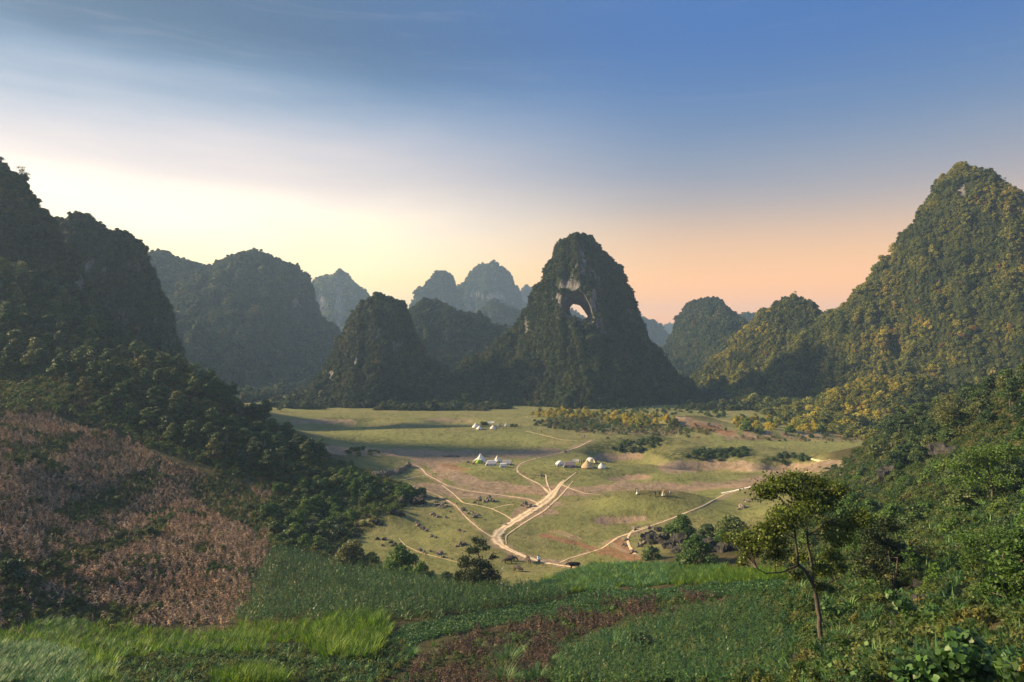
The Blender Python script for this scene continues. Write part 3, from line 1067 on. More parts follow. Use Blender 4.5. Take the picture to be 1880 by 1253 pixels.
def proto(name, me):
    o = bpy.data.objects.new(name, me)
    PROTO.objects.link(o)
    return o


def mass(name, pts, rots, scales, idx, protos, label, cat):
    """one object: a mass of plants nobody could count"""
    me = bpy.data.meshes.new(name)
    n = len(pts)
    me.vertices.add(n)
    me.vertices.foreach_set('co', np.asarray(pts, np.float32).ravel())
    a = me.attributes.new('rot', 'FLOAT_VECTOR', 'POINT')
    a.data.foreach_set('vector', np.asarray(rots, np.float32).ravel())
    a = me.attributes.new('scl', 'FLOAT_VECTOR', 'POINT')
    s = np.asarray(scales, np.float32)
    if s.ndim == 1:
        s = np.repeat(s[:, None], 3, 1)
    a.data.foreach_set('vector', s.ravel())
    a = me.attributes.new('idx', 'INT', 'POINT')
    a.data.foreach_set('value', np.asarray(idx, np.int32))
    o = link(name, me)
    ng = bpy.data.node_groups.new(name, 'GeometryNodeTree')
    ng.interface.new_socket('Geometry', in_out='INPUT', socket_type='NodeSocketGeometry')
    ng.interface.new_socket('Geometry', in_out='OUTPUT', socket_type='NodeSocketGeometry')
    gi, go = ng.nodes.new('NodeGroupInput'), ng.nodes.new('NodeGroupOutput')
    ip = ng.nodes.new('GeometryNodeInstanceOnPoints')
    ip.inputs['Pick Instance'].default_value = True
    gti = ng.nodes.new('GeometryNodeGeometryToInstance')
    for p in reversed(protos):
        oi = ng.nodes.new('GeometryNodeObjectInfo')
        oi.inputs['Object'].default_value = p
        oi.inputs['As Instance'].default_value = True
        ng.links.new(oi.outputs['Geometry'], gti.inputs[0])

    def attr(nm, ty):
        k = ng.nodes.new('GeometryNodeInputNamedAttribute')
        k.data_type = ty
        k.inputs['Name'].default_value = nm
        return k.outputs['Attribute']
    e2r = ng.nodes.new('FunctionNodeEulerToRotation')
    ng.links.new(attr('rot', 'FLOAT_VECTOR'), e2r.inputs[0])
    m2p = ng.nodes.new('GeometryNodeMeshToPoints')
    ng.links.new(gi.outputs[0], m2p.inputs[0])
    ng.links.new(m2p.outputs[0], ip.inputs['Points'])
    ng.links.new(gti.outputs[0], ip.inputs['Instance'])
    ng.links.new(attr('idx', 'INT'), ip.inputs['Instance Index'])
    ng.links.new(e2r.outputs[0], ip.inputs['Rotation'])
    ng.links.new(attr('scl', 'FLOAT_VECTOR'), ip.inputs['Scale'])
    ng.links.new(ip.outputs[0], go.inputs[0])
    md = o.modifiers.new('plants', 'NODES')
    md.node_group = ng
    tag(o, label, cat, kind='stuff')
    return o


def up_rots(n, r, tilt=0.08):
    return np.stack([r.normal(0, tilt, n), r.normal(0, tilt, n), r.uniform(0, 2 * math.pi, n)], 1)


# ------------------------------------------------------------------ woods on the hills
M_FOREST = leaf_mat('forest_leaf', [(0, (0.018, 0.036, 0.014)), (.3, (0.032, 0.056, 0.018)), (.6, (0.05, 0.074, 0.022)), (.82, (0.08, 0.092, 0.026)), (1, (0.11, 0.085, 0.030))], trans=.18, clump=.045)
M_SUNWARM = leaf_mat('sun_tinted_forest_leaf', [(0, (0.030, 0.050, 0.016)), (.3, (0.075, 0.10, 0.026)), (.55, (0.135, 0.155, 0.034)), (.78, (0.22, 0.215, 0.044)), (.93, (0.29, 0.24, 0.05)), (1, (0.25, 0.15, 0.045))], trans=.25, clump=.05)  # mixed leaf tones, brightened and yellowed to stand in for golden sunlight
M_SUNPATCH = leaf_mat('sunpatch_forest_leaf', [(0, (0.09, 0.11, 0.026)), (.35, (0.24, 0.235, 0.05)), (.7, (0.40, 0.355, 0.065)), (1, (0.48, 0.40, 0.075))], trans=.35, clump=.06, tcol=(1.3, 1.2, .6))  # patches of golden sunlight on the slopes, painted as leaf colour
wood_protos, sun_tinted_protos, sunpatch_protos = [], [], []
rp = np.random.default_rng(5)
for k in range(6):
    mb = MB()
    nl = 3 + k % 4
    lob = random_lobes(rp, nl, 1.0, 1.55 + .25 * (k % 3), flat=.75, base=.35, rmin=.42, rmax=.66)
    lob.append((0, 0, .55, .62, .62, .55))
    blob_leaves(mb, lob, 420, .26, rp, wid=.75, core=.72, rand=.6)
    me = mb.mesh('wood_crown', M_FOREST)
    wood_protos.append(proto('wood_crown', me))
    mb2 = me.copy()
    mb2.materials[0] = M_SUNWARM
    sun_tinted_protos.append(proto('warm_wood_crown', mb2))
for p_ in sun_tinted_protos:
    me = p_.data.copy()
    me.materials[0] = M_SUNPATCH
    sunpatch_protos.append(proto('sunpatch_crown', me))
# taller slender ones with a bare stem
for k in range(2):
    mb = MB()
    lob = [(0, 0, 2.1, .62, .6, .42), (.3, .2, 1.75, .5, .5, .32), (-.3, -.1, 1.6, .45, .5, .3)]
    blob_leaves(mb, lob, 240, .26, rp, core=.7, rand=.5)
    tube(mb, [(0, 0, -.3), (.04, 0, .9), (0, 0, 1.9)], [.06, .045, .03], 4)
    wood_protos.append(proto('stem_tree', mb.mesh('stem_tree', M_FOREST)))
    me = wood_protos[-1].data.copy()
    me.materials[0] = M_SUNWARM
    sun_tinted_protos.append(proto('warm_stem_tree', me))


def clothe(key, label, size, cover=1.0, warm=False, seed=0, back=25, max_n=22000, vine=0.55, sunpatch=None):
    """woods over a hill: crowns by surface area, smaller on the steep rock, none on bare cliffs"""
    r = np.random.default_rng(100 + seed)
    o, V, F, rock = HILLS[key]
    Q = F if F.shape[1] == 4 else F
    A, B, C_, D_ = (V[Q[:, i]] for i in range(4))
    nrm = np.cross(C_ - A, D_ - B) / 2
    ar = np.linalg.norm(nrm, axis=1)
    cen = (A + B + C_ + D_) / 4
    nz_ = np.abs(nrm[:, 2]) / (ar + 1e-9)
    top = V[:, 2].max()
    ridge_y = np.interp(cen[:, 0], *RIDGE[o['label']])
    ok = (cen[:, 2] > hz(cen[:, 0], cen[:, 1]) - 1.0) & (cen[:, 1] < ridge_y + back)
    px, py = proj(cen[:, 0], cen[:, 1], cen[:, 2])
    ok &= (px > -150) & (px < 2030)
    rk = rock[Q].mean(1)
    dens = ar * ok * np.clip(1.15 - 1.3 * rk, 0.02, 1)
    if key == 'moon_hill':
        dens = dens * ~(inpoly(px, py, alcove) & (cen[:, 1] < 615)) * ~inpoly(px, py + 2, hole.mean(0) + (hole - hole.mean(0)) * 1.35)
    size = size * 0.86
    spacing = size * 1.2
    if sunpatch is not None:  # crowns kept inside the outline of a painted sunlit patch
        dens = dens * inpoly(px + 14 * fbm(cen[:, 0] / 12, cen[:, 2] / 12, 3, 3), py + 14 * fbm(cen[:, 0] / 12, cen[:, 2] / 12, 8, 3), sunpatch) * (fbm(cen[:, 0] / 14, cen[:, 1] / 14, cen[:, 2] / 14, 3) > -.12)
    n = int(min(max_n, cover * dens.sum() / spacing ** 2 * 1.25))
    k = r.choice(len(Q), n, p=dens / dens.sum())
    a, b = r.uniform(size=(2, n, 1))
    p = (A[k] * (1 - a) + B[k] * a) * (1 - b) + (D_[k] * (1 - a) + C_[k] * a) * b
    s = size * r.choice([.62, 1.0, 1.45, 2.0], n, p=[.45, .37, .155, .025]) * r.lognormal(0, .18, n) * (0.62 + 0.38 * sstep(.25, .7, nz_[k]))
    s *= 1 + .45 * fbm(p[:, 0] / 20, p[:, 1] / 20, p[:, 2] / 20, 2)
    s = np.where(p[:, 2] > top * .8, np.minimum(s, size * 1.15), s)
    sc3 = np.stack([s, s, s * np.where(nz_[k] < .5, 1.0, .82) * r.uniform(.75, 1.2, n)], 1)
    p[:, 2] -= s * 0.28
    protos = sun_tinted_protos if warm else wood_protos
    idx = r.integers(0, 6, n)
    if sunpatch is not None:
        return mass('woodland', p, up_rots(n, r, .16), sc3 * 1.1, idx, sunpatch_protos, label, 'woodland')
    idx = np.where(r.random(n) < .05, 6 + r.integers(0, 2, n), idx)
    return mass('woodland', p, up_rots(n, r, .16), sc3, idx, protos, label, 'woodland')


clothe('left_peak', 'shadowed dark woods covering the towering hill at the edge', 2.3, 1.25, seed=1)
clothe('left_cliff', 'dark woods clinging to the steep hill with the cliff edge', 2.1, 1.2, seed=2)
clothe('hazy_ridge', 'bluish hazy woods covering the long humped ridge', 3.5, 1.1, seed=3)
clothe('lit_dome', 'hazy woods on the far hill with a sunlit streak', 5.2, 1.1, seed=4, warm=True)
clothe('foothill', 'dense dark woods on the steep foothill', 2.2, 1.35, seed=5)
clothe('saddle_hill', 'green woods on the lower hill in the gap', 3.0, 1.2, seed=6)
clothe('twin_small', 'hazy woods on the smaller pointed hill', 5.2, 1.1, seed=7)
clothe('twin_large', 'hazy woods on the larger pointed hill', 5.6, 1.1, seed=8)
clothe('low_knoll', 'hazy woods on the low knoll', 4.4, 1.1, seed=9)
clothe('tiny_bump', 'hazy woods on the tiny distant hump', 6, 1.0, seed=10)
clothe('moon_hill', 'dense dark woods covering the pierced hill', 2.2, 1.45, seed=11, max_n=24000)
clothe('arch_view', 'pale woods on the hill seen through the arch', 5, 1.0, seed=12)
clothe('far_slope', 'hazy woods on the far falling slope', 5.4, 1.0, seed=13)
clothe('far_tip', 'pale woods on the hump at the horizon', 7, 1.0, seed=14)
clothe('round_tower', 'hazy woods on the round karst tower', 3.5, 1.2, seed=15)
clothe('far_shoulder', 'hazy woods on the shoulder behind the tower', 4.8, 1.0, seed=16)
clothe('lit_hill', 'woods on the hill at the foot of the great slope, sunlight in their leaf colour', 2.3, 1.35, warm=True, seed=17)
clothe('right_peak', 'mixed woods covering the great hill, golden sunlight put into their leaf colour', 2.9, 1.6, warm=True, seed=18, max_n=26000, back=15)
clothe('sunny_spur', 'woods on the low spur of the great hill, golden sunlight in their leaf colour', 2.2, 1.4, warm=True, seed=19)
clothe('sunny_spur', 'trees along the front of the spur, brightest sunlight painted into their leaves', 2.3, .8, seed=20, sunpatch=[(1440, 800), (1480, 745), (1540, 705), (1620, 690), (1680, 700), (1660, 790)])
clothe('right_peak', 'tree crowns on the lower great hill coloured as streaks of golden sunlight', 2.4, .55, seed=21, sunpatch=[(1480, 790), (1545, 690), (1630, 590), (1700, 560), (1790, 600), (1760, 660), (1690, 720), (1620, 790)])
clothe('lit_hill', 'tree crowns on the flank of the warm hill coloured as golden sunlight', 2.4, .45, seed=22, sunpatch=[(1275, 740), (1300, 670), (1370, 600), (1420, 560), (1440, 600), (1400, 660), (1330, 740)])

# ------------------------------------------------------------------ paths
path_mat, nt, out = new_mat('path_sand')
pb = nd(nt, 'ShaderNodeBsdfPrincipled')
pb.inputs['Roughness'].default_value = .95
pb.inputs['Specular IOR Level'].default_value = .1
geo = nd(nt, 'ShaderNodeNewGeometry')
ac = gattr('across')
n1, n2 = gnoise(.9, 5, .65), gnoise(3.5, 4, .6)
rut = math_node(nt, 'ABSOLUTE', math_node(nt, 'SUBTRACT', math_node(nt, 'ABSOLUTE', ac), .45))
worn = math_node(nt, 'ADD', math_node(nt, 'SUBTRACT', 1.0, math_node(nt, 'MULTIPLY', rut, 1.7)), math_node(nt, 'MULTIPLY', math_node(nt, 'SUBTRACT', n1, .5), 1.6))
pc = mixc(nt, maprange(nt, worn, .25, .85), (.50, .38, .255), (.78, .61, .42))
edge = math_node(nt, 'ADD', math_node(nt, 'ABSOLUTE', ac), math_node(nt, 'MULTIPLY', math_node(nt, 'SUBTRACT', n1, .5), .9))
pc = mixc(nt, maprange(nt, edge, .52, .95), pc, (.25, .205, .10))
pc = mixc(nt, maprange(nt, n2, .5, .75, 0, .35), pc, (.30, .22, .14))
nt.links.new(pc, pb.inputs['Base Color'])
bp = nd(nt, 'ShaderNodeBump')
bp.inputs['Distance'].default_value = .12
nt.links.new(math_node(nt, 'SUBTRACT', n1, math_node(nt, 'MULTIPLY', worn, .3)), bp.inputs['Height'])
nt.links.new(bp.outputs[0], pb.inputs['Normal'])
nt.links.new(pb.outputs[0], out.inputs[0])
pale_mat = plain_mat('path_concrete', (0.74, 0.72, 0.68), rough=.9, spec=.1, noise=.1, nscale=.8)


def path(label, pts, widths, mat=path_mat, name='dirt_path', lift=0.10, rag=.35):
    """a worn track laid along picture positions; widths in picture pixels"""
    P = np.array(pts, float)
    d = np.concatenate([[0], np.cumsum(np.hypot(*(P[1:] - P[:-1]).T))])
    n = max(8, int(d[-1] / 2.2))
    t = np.linspace(0, d[-1], n)
    # smooth through the points
    px, py = np.interp(t, d, P[:, 0]), np.interp(t, d, P[:, 1])
    for _ in range(6):
        px[1:-1] = (px[:-2] + 2 * px[1:-1] + px[2:]) / 4
        py[1:-1] = (py[:-2] + 2 * py[1:-1] + py[2:]) / 4
    g = ground(px, py)
    w = np.interp(t, d, np.broadcast_to(widths, (len(P),))) * g[:, 1] / FPX
    w = w * (1 + .55 * fbm(t / 9, len(P) * 3.3, .5, 3) + .35 * fbm(t / 2.5, len(P) * 1.7, 4.5, 2))
    tan = np.gradient(g[:, :2], axis=0)
    tan /= np.linalg.norm(tan, axis=1, keepdims=True) + 1e-9
    side = np.stack([-tan[:, 1], tan[:, 0]], 1)
    rows = []
    offs = (-.5, -.36, -.23, -.1, .1, .23, .36, .5)
    for k, o in enumerate(offs):
        ww = w * o * (1 + (rag * fbm(g[:, 0] / 2.2, g[:, 1] / 2.2, k * 3.1, 3) * 2 if abs(o) == .5 else 0))
        q = g[:, :2] + side * ww[:, None]
        z = hz(q[:, 0], q[:, 1]) + lift * (1.0 if abs(o) < .5 else .35)
        rows.append(np.column_stack([q, z]))
    V = np.stack(rows, 1).reshape(-1, 3)
    m = len(offs)
    F = [(i * m + k, (i + 1) * m + k, (i + 1) * m + k + 1, i * m + k + 1) for i in range(n - 1) for k in range(m - 1)]
    mb = MB()
    mb.add(V, F)
    o = mb.build(name, mat, smooth=True)
    a = o.data.attributes.new('across', 'FLOAT', 'POINT')
    a.data.foreach_set('value', np.tile(np.array(offs, np.float32) * 2, n))
    tag(o, label, kind='structure')
    return o


path('broad sandy track bending through the middle of the valley', [(1058, 1043), (1030, 1039), (1000, 1034), (962, 1022), (930, 1008), (912, 995), (910, 985), (922, 972), (950, 954), (982, 934), (1008, 915), (1024, 896), (1036, 882)], [4, 7, 9, 11, 15, 21, 24, 23, 22, 23, 22, 14, 5])
path('second wheel rut beside the broad sandy track', [(930, 1000), (928, 985), (960, 962), (1000, 938), (1030, 910), (1052, 884)], [2, 3.5, 4, 5, 4, 2], lift=.10)
path('thin rut fanning out above the junction', [(1022, 905), (1030, 890), (1045, 878), (1058, 868)], [4, 4, 3, 2], lift=.12)
path('narrow track curling past the tents', [(1010, 908), (992, 890), (968, 879), (950, 868), (948, 860), (958, 850), (985, 842), (1030, 832), (1060, 822), (1086, 809)], [6, 4.5, 3.5, 3, 2.5, 2.5, 2.5, 2.8, 2.8, 2])
path('pale track running along the dry bed', [(996, 928), (970, 917), (920, 910), (860, 902), (822, 893), (795, 878), (782, 872), (776, 862), (760, 853)], [5, 4, 3, 3, 3, 3, 4, 3, 2])
path('thin footpath from the rocks down to the bend', [(908, 990), (880, 972), (855, 950), (838, 930), (826, 922), (800, 908), (775, 900), (758, 895), (752, 888)], [3.5, 2.6, 2.6, 3, 2.6, 2.2, 2.2, 2.6, 2])
path('reddish track climbing towards the dark bushes', [(1024, 1036), (1045, 1026), (1080, 1016), (1105, 1008), (1135, 987), (1180, 972), (1230, 954), (1290, 930), (1330, 908), (1350, 903)], [3, 4, 4, 5, 6, 5, 3, 3, 3, 2.5])
path('white concrete ramp on the far bank', [(1324, 906), (1350, 901), (1388, 892)], [3.5, 4, 3.5], pale_mat)
path('faint branch track east of the junction', [(1030, 890), (1048, 898), (1075, 907), (1112, 910)], [5, 4, 3, 1.5])
path('short spur above the junction', [(1012, 905), (1004, 888), (1002, 872)], [4, 3.5, 2], lift=.12)
path('small footpath on the grass by the thicket', [(733, 990), (745, 1003), (770, 1015), (805, 1024), (840, 1033)], [2, 2, 2, 1.5, 1.2])
path('far footpath from the upper camp', [(965, 792), (1000, 800), (1030, 808), (1060, 810)], [2.5, 2.5, 2.5, 2])
path('looping side path beside the rocks', [(1186, 968), (1160, 975), (1151, 990), (1156, 1006), (1166, 1018)], [4, 5, 5, 6, 6])
path('thin track between the boulder groups', [(945, 958), (925, 945), (903, 935), (880, 929), (850, 924), (830, 905), (812, 892)], [3, 3, 3, 3, 3.5, 3.5, 3])
path('thin track joining from the rocks', [(903, 935), (925, 929), (945, 926)], [3, 3, 2])
path('side track near the stone wall', [(778, 874), (760, 877), (735, 883)], [2.5, 2.5, 2])
path('zigzag track on the grass by the rubble slope', [(1475, 838), (1495, 845), (1508, 848), (1525, 844)], [3, 3, 4, 3])
path('worn loop beside the rubble slope', [(1490, 865), (1474, 868), (1472, 876), (1482, 884)], [4, 6, 6, 4])

# ------------------------------------------------------------------ field plants
def blades(mb, base, az, H, W, lean, bend, segs=3, mat=0, taper=1.0):
    base = np.asarray(base, float).reshape(-1, 3)
    n = len(base)
    az, H, W, lean, bend = (np.broadcast_to(np.asarray(v, float), (n,)) for v in (az, H, W, lean, bend))
    dx, dy = np.cos(az), np.sin(az)
    p = base.copy()
    side = np.stack([-dy, dx, 0 * dx], 1)
    rows = []
    for k in range(segs + 1):
        t = k / segs
        if k:
            th = lean + bend * (t - .5 / segs)
            step = (H / segs)[:, None]
            p = p + step * np.stack([np.sin(th) * dx, np.sin(th) * dy, np.cos(th)], 1)
        if k == segs:
            rows.append(p[:, None, :])
        else:
            w = (W * (0.55 + 0.45 * math.sin(math.pi * min(1, t + .25))) * (1 - t ** 2 * taper))[:, None]
            rows.append(np.stack([p - side * w / 2, p + side * w / 2], 1))
    V = np.concatenate(rows, 1)
    m = V.shape[1]
    o = np.arange(n)[:, None] * m
    for k in range(segs - 1):
        mb.add(V.reshape(-1, 3) if k == 0 else np.zeros((0, 3)), o + np.array([2 * k, 2 * k + 1, 2 * k + 3, 2 * k + 2]) - (mb.n * 0 if k == 0 else n * m), mat)
    k = segs - 1
    mb.add(np.zeros((0, 3)), o + np.array([2 * k, 2 * k + 1, 2 * k + 2]) - n * m, mat)
    return mb


M_GRASSY = leaf_mat('lush_grass', [(0, (0.07, 0.16, 0.016)), (.5, (0.12, 0.235, 0.02)), (1, (0.20, 0.29, 0.026))], trans=.35, vary=(.35, 1.4), spec=.2)
M_BLUEGRASS = leaf_mat('bluish_grass', [(0, (0.06, 0.15, 0.055)), (.5, (0.10, 0.22, 0.075)), (1, (0.16, 0.28, 0.09))], trans=.25, vary=(.4, 1.5), spec=.3, rough=.5)
M_STRAWGRASS = leaf_mat('dry_tuft', [(0, (0.09, 0.10, 0.025)), (1, (0.17, 0.145, 0.04))], trans=.25)
M_CORN = leaf_mat('maize_leaf', [(0, (0.03, 0.085, 0.02)), (.6, (0.06, 0.135, 0.03)), (.9, (0.10, 0.16, 0.036)), (1, (0.17, 0.16, 0.05))], trans=.25, vary=(.6, 1.5), spec=.4, rough=.45)
M_DRYCORN = leaf_mat('dry_maize_leaf', [(0, (0.28, 0.175, 0.12)), (.5, (0.39, 0.275, 0.195)), (.8, (0.51, 0.375, 0.27)), (1, (0.18, 0.11, 0.065))], trans=.2, tcol=(1.2, 1.1, .9), vary=(.3, 1.6), patch=.07, patch_col=(0.38, 0.235, 0.15))
M_DARKDRY = leaf_mat('withered_crop_leaf', [(0, (0.05, 0.033, 0.024)), (.5, (0.085, 0.055, 0.038)), (.85, (0.14, 0.09, 0.06)), (1, (0.24, 0.18, 0.12))], trans=.12, tcol=(1.2, 1, .9), vary=(.35, 1.7))
M_CREEP = leaf_mat('creeper_leaf', [(0, (0.03, 0.085, 0.022)), (.6, (0.045, 0.12, 0.03)), (1, (0.08, 0.15, 0.035))], trans=.25, vary=(.55, 1.4), spec=.4)
M_WEED = leaf_mat('weed_leaf', [(0, (0.03, 0.065, 0.016)), (.4, (0.055, 0.105, 0.022)), (.7, (0.09, 0.12, 0.032)), (.92, (0.12, 0.15, 0.035)), (1, (0.15, 0.14, 0.04))], trans=.28, vary=(.55, 1.45), spec=.35)
M_REDDRY = leaf_mat('russet_weed', [(0, (0.10, 0.065, 0.03)), (1, (0.15, 0.085, 0.045))], trans=.15)

r5 = np.random.default_rng(55)


def grass_proto(nm, mat, n, H, spread, W, lean=(0.05, .35), bend=(.4, 1.3), k=3, segs=3):
    out = []
    for i in range(k):
        mb = MB()
        a = r5.uniform(0, 2 * math.pi, n)
        rr = spread * np.sqrt(r5.random(n))
        base = np.stack([rr * np.cos(a), rr * np.sin(a), np.zeros(n)], 1)
        blades(mb, base, a + r5.normal(0, .6, n), H * r5.uniform(.6, 1.15, n), W * r5.uniform(.7, 1.3, n), r5.uniform(*lean, n), r5.uniform(*bend, n), segs)
        out.append(proto(nm, mb.mesh(nm, mat)))
    return out


def corn_proto(nm, mat, H, nleaf, droop, k=4, stalk=.022, leafL=.8, W=.085):
    out = []
    for i in range(k):
        mb = MB()
        top = np.array((r5.normal(0, .10), r5.normal(0, .10), H * r5.uniform(.85, 1.1)))
        tube(mb, [(0, 0, -.1), top * .5, top], [stalk, stalk * .8, stalk * .35], 3, cap=False)
        t = np.linspace(.15, .95, nleaf) + r5.normal(0, .03, nleaf)
        base = top[None] * t[:, None]
        az = np.arange(nleaf) * 2.6 + r5.normal(0, .5, nleaf)
        blades(mb, base, az, leafL * r5.uniform(.7, 1.2, nleaf) * (1.1 - .4 * t), W * r5.uniform(.8, 1.2, nleaf), r5.uniform(.35, .8, nleaf) + droop * .5, r5.uniform(.9, 1.9, nleaf) + droop, 4)
        blades(mb, np.repeat(top[None], 5, 0), np.arange(5) * 1.26, .28, .018, r5.uniform(.1, .6, 5), .4, 2)
        out.append(proto(nm, mb.mesh(nm, mat)))
    return out


P_GRASS = grass_proto('lush_grass_tuft', M_GRASSY, 34, 1.35, .42, .075, k=5)
P_BLUE = grass_proto('bluish_grass_tuft', M_BLUEGRASS, 34, 1.2, .45, .08, bend=(.9, 2.0), k=4)
P_STRAW = grass_proto('dry_grass_tuft', M_STRAWGRASS, 44, 1.0, .35, .022)
P_CORN = corn_proto('maize_plant', M_CORN, 1.7, 11, 0.25, leafL=1.0, W=.13, k=5)
P_DRY = corn_proto('dry_maize_plant', M_DRYCORN, 1.15, 9, .7, leafL=.62, W=.15, k=6, stalk=.016)
P_WITHER = corn_proto('withered_crop_plant', M_DARKDRY, 1.0, 11, .8, leafL=.5, W=.14, k=6, stalk=.016)


def creeper_proto(nm, mat, n, rad, h, L, k=3):
    out = []
    for i in range(k):
        mb = MB()
        p = r5.normal(size=(n, 3)) * (rad * .55, rad * .55, 0)
        p[:, 2] = h * (1 - (np.hypot(p[:, 0], p[:, 1]) / (rad * 1.6)) ** 2).clip(.1, 1) * r5.uniform(.3, 1.1, n)
        nr_ = r5.normal(size=(n, 3)) * .5 + (0, 0, 1)
        V, F = leaf_quads(p, nr_, L * r5.uniform(.7, 1.3, n), .85, r5, .1)
        mb.add(V, F)
        out.append(proto(nm, mb.mesh(nm, mat)))
    return out


P_CREEP = creeper_proto('creeper_patch', M_CREEP, 110, .75, .35, .17)
P_WEED = []
for i in range(4):
    mb = MB()
    lob = random_lobes(r5, 4, .62, .95, flat=.8, base=.2, rmin=.4, rmax=.6)
    blob_leaves(mb, lob, 210, .15, r5, wid=.6, core=.55, rand=.7)
    blades(mb, np.zeros((12, 3)), r5.uniform(0, 6.28, 12), r5.uniform(.7, 1.5, 12), .03, r5.uniform(.1, .5, 12), r5.uniform(.2, 1, 12))
    P_WEED.append(proto('weed_clump', mb.mesh('weed_clump', M_WEED)))
P_RUSSET = creeper_proto('russet_weed_patch', M_REDDRY, 90, .7, .6, .16)


def field(name, label, cat, poly, spacing, protos, seed, scl=(.8, 1.2), tilt=.1, thin=None, sink=.03, ymax=420, wob=8, ymin=0):
    r = np.random.default_rng(seed)
    p = scatter_in(poly, spacing, seed, ymax=ymax, wob=wob)
    p = p[p[:, 1] >= ymin]
    if thin is not None:
        p = p[thin(p, r)]
    n = len(p)
    p[:, 2] -= sink
    return mass(name, p, up_rots(n, r, tilt), r.uniform(*scl, n) * (1 + .22 * fbm(p[:, 0] / 6, p[:, 1] / 6, seed, 2)), r.integers(0, len(protos), n), protos, label, cat)


STRIP = [[(90, 930), (180, 905), (265, 880), (300, 865), (290, 900), (235, 925), (140, 945)], [(0, 1010), (60, 1030), (200, 1000), (300, 975), (330, 965), (300, 995), (150, 1035), (30, 1075), (0, 1080)],
         [(330, 900), (420, 880), (500, 930), (470, 960), (380, 930)], [(0, 835), (90, 815), (160, 805), (120, 835), (20, 850)], [(0, 1110), (70, 1100), (200, 1120), (330, 1115), (150, 1140), (0, 1150)]]


STRIP = [[(x, c_ + (y - c_) * 1.5) for x, y in s_] for s_ in STRIP for c_ in [sum(q[1] for q in s_) / len(s_)]]


def off_strips(p, r):
    px, py = proj(p[:, 0], p[:, 1], p[:, 2])
    py = py + 14 * fbm(p[:, 0] / 6, p[:, 1] / 6, 77, 3)
    bad = np.zeros(len(p), bool)
    for s in STRIP:
        bad |= inpoly(px, py, s)
    gap = fbm(p[:, 0] / 8, p[:, 1] / 8, 31, 4) < -.24
    return ~(bad | gap) | (r.random(len(p)) < .12)


DRYPOLY = [(-140, 770), (60, 752), (120, 785), (200, 795), (270, 830), (340, 862), (440, 890), (510, 905), (470, 945), (505, 1000), (480, 1040), (432, 1142), (300, 1150), (130, 1143), (60, 1150), (-140, 1185)]
field('dry_maize_field', 'field of withered pinkish brown maize on the hillside', 'field', DRYPOLY, .70, P_DRY, 1, (.7, 1.35), .38, thin=off_strips, wob=22)
field('maize_field', 'dense field of green maize below the thicket', 'field', [(505, 1012), (560, 1022), (620, 1040), (720, 1058), (850, 1078), (960, 1084), (1060, 1090), (1010, 1108), (900, 1122), (780, 1140), (690, 1142), (560, 1140), (432, 1146), (470, 1070)], .72, P_CORN, 2, (.65, 1.25), .2, wob=16)
field('fodder_grass', 'bright green fodder grass on the low rise above the track', 'grass', [(945, 1085), (1000, 1070), (1040, 1056), (1090, 1040), (1180, 1036), (1270, 1040), (1330, 1045), (1300, 1068), (1200, 1076), (1060, 1088)], .62, P_BLUE + P_GRASS[:1], 3, (.8, 1.15))
field('fodder_grass', 'yellowish green grass beside the dark shrubs at the end of the rise', 'grass', [(1230, 1052), (1330, 1044), (1440, 1055), (1460, 1070), (1320, 1075), (1230, 1076)], .75, P_GRASS + P_STRAW[:1], 4, (.8, 1.2))
LUSH = [(125, 1143), (200, 1152), (330, 1165), (480, 1172), (485, 1200), (400, 1210), (230, 1205), (205, 1225), (215, 1265), (120, 1265), (160, 1215), (60, 1190), (-140, 1215), (-140, 1195), (60, 1160)]
field('tall_grass', 'bright yellow-green tall grass bank curving along the dry field', 'grass', LUSH, .85, P_GRASS + P_BLUE[:1] + P_WEED[:1], 5, (.5, 1.5), .16)
field('tall_grass', 'bluish green drooping grass in the corner below the bright bank', 'grass', [(-140, 1200), (70, 1192), (150, 1212), (190, 1265), (-140, 1265)], .58, P_BLUE, 6, (.9, 1.3))
field('tall_grass', 'bluish grass patch at the top of the bright bank', 'grass', [(60, 1150), (100, 1140), (150, 1148), (150, 1180), (70, 1178)], .62, P_BLUE, 7, (.9, 1.3))
field('tall_grass', 'vivid yellow-green grass clump in the middle of the fields', 'grass', [(580, 1160), (610, 1140), (690, 1135), (715, 1160), (700, 1185), (690, 1215), (640, 1218), (590, 1212), (560, 1185)], .85, P_GRASS, 8, (.9, 1.8))
field('tall_grass', 'broken line of yellowish grass under the green maize', 'grass', [(420, 1150), (500, 1148), (580, 1146), (570, 1180), (500, 1185), (440, 1185)], 1.0, P_GRASS + P_STRAW, 9, (.8, 1.3))
field('tall_grass', 'yellow-green grass along the bottom of the fields', 'grass', [(390, 1265), (400, 1240), (470, 1232), (520, 1250), (530, 1265)], .62, P_GRASS, 10, (.9, 1.3))
field('creeper_crop', 'low dark green creeping crop in a long strip', 'crop', [(715, 1172), (760, 1150), (860, 1130), (1020, 1105), (1080, 1092), (1220, 1084), (1330, 1075), (1450, 1068), (1470, 1085), (1330, 1098), (1200, 1105), (1050, 1130), (900, 1150), (800, 1170), (745, 1185)], .62, P_CREEP, 11, (.9, 1.3), .2)
field('creeper_crop', 'light green creeping crop beside the lone tree', 'crop', [(1330, 1110), (1440, 1085), (1490, 1090), (1500, 1180), (1455, 1215), (1440, 1170), (1400, 1130)], .55, P_CREEP + P_WEED[:1], 12, (.7, 1.1), .2)
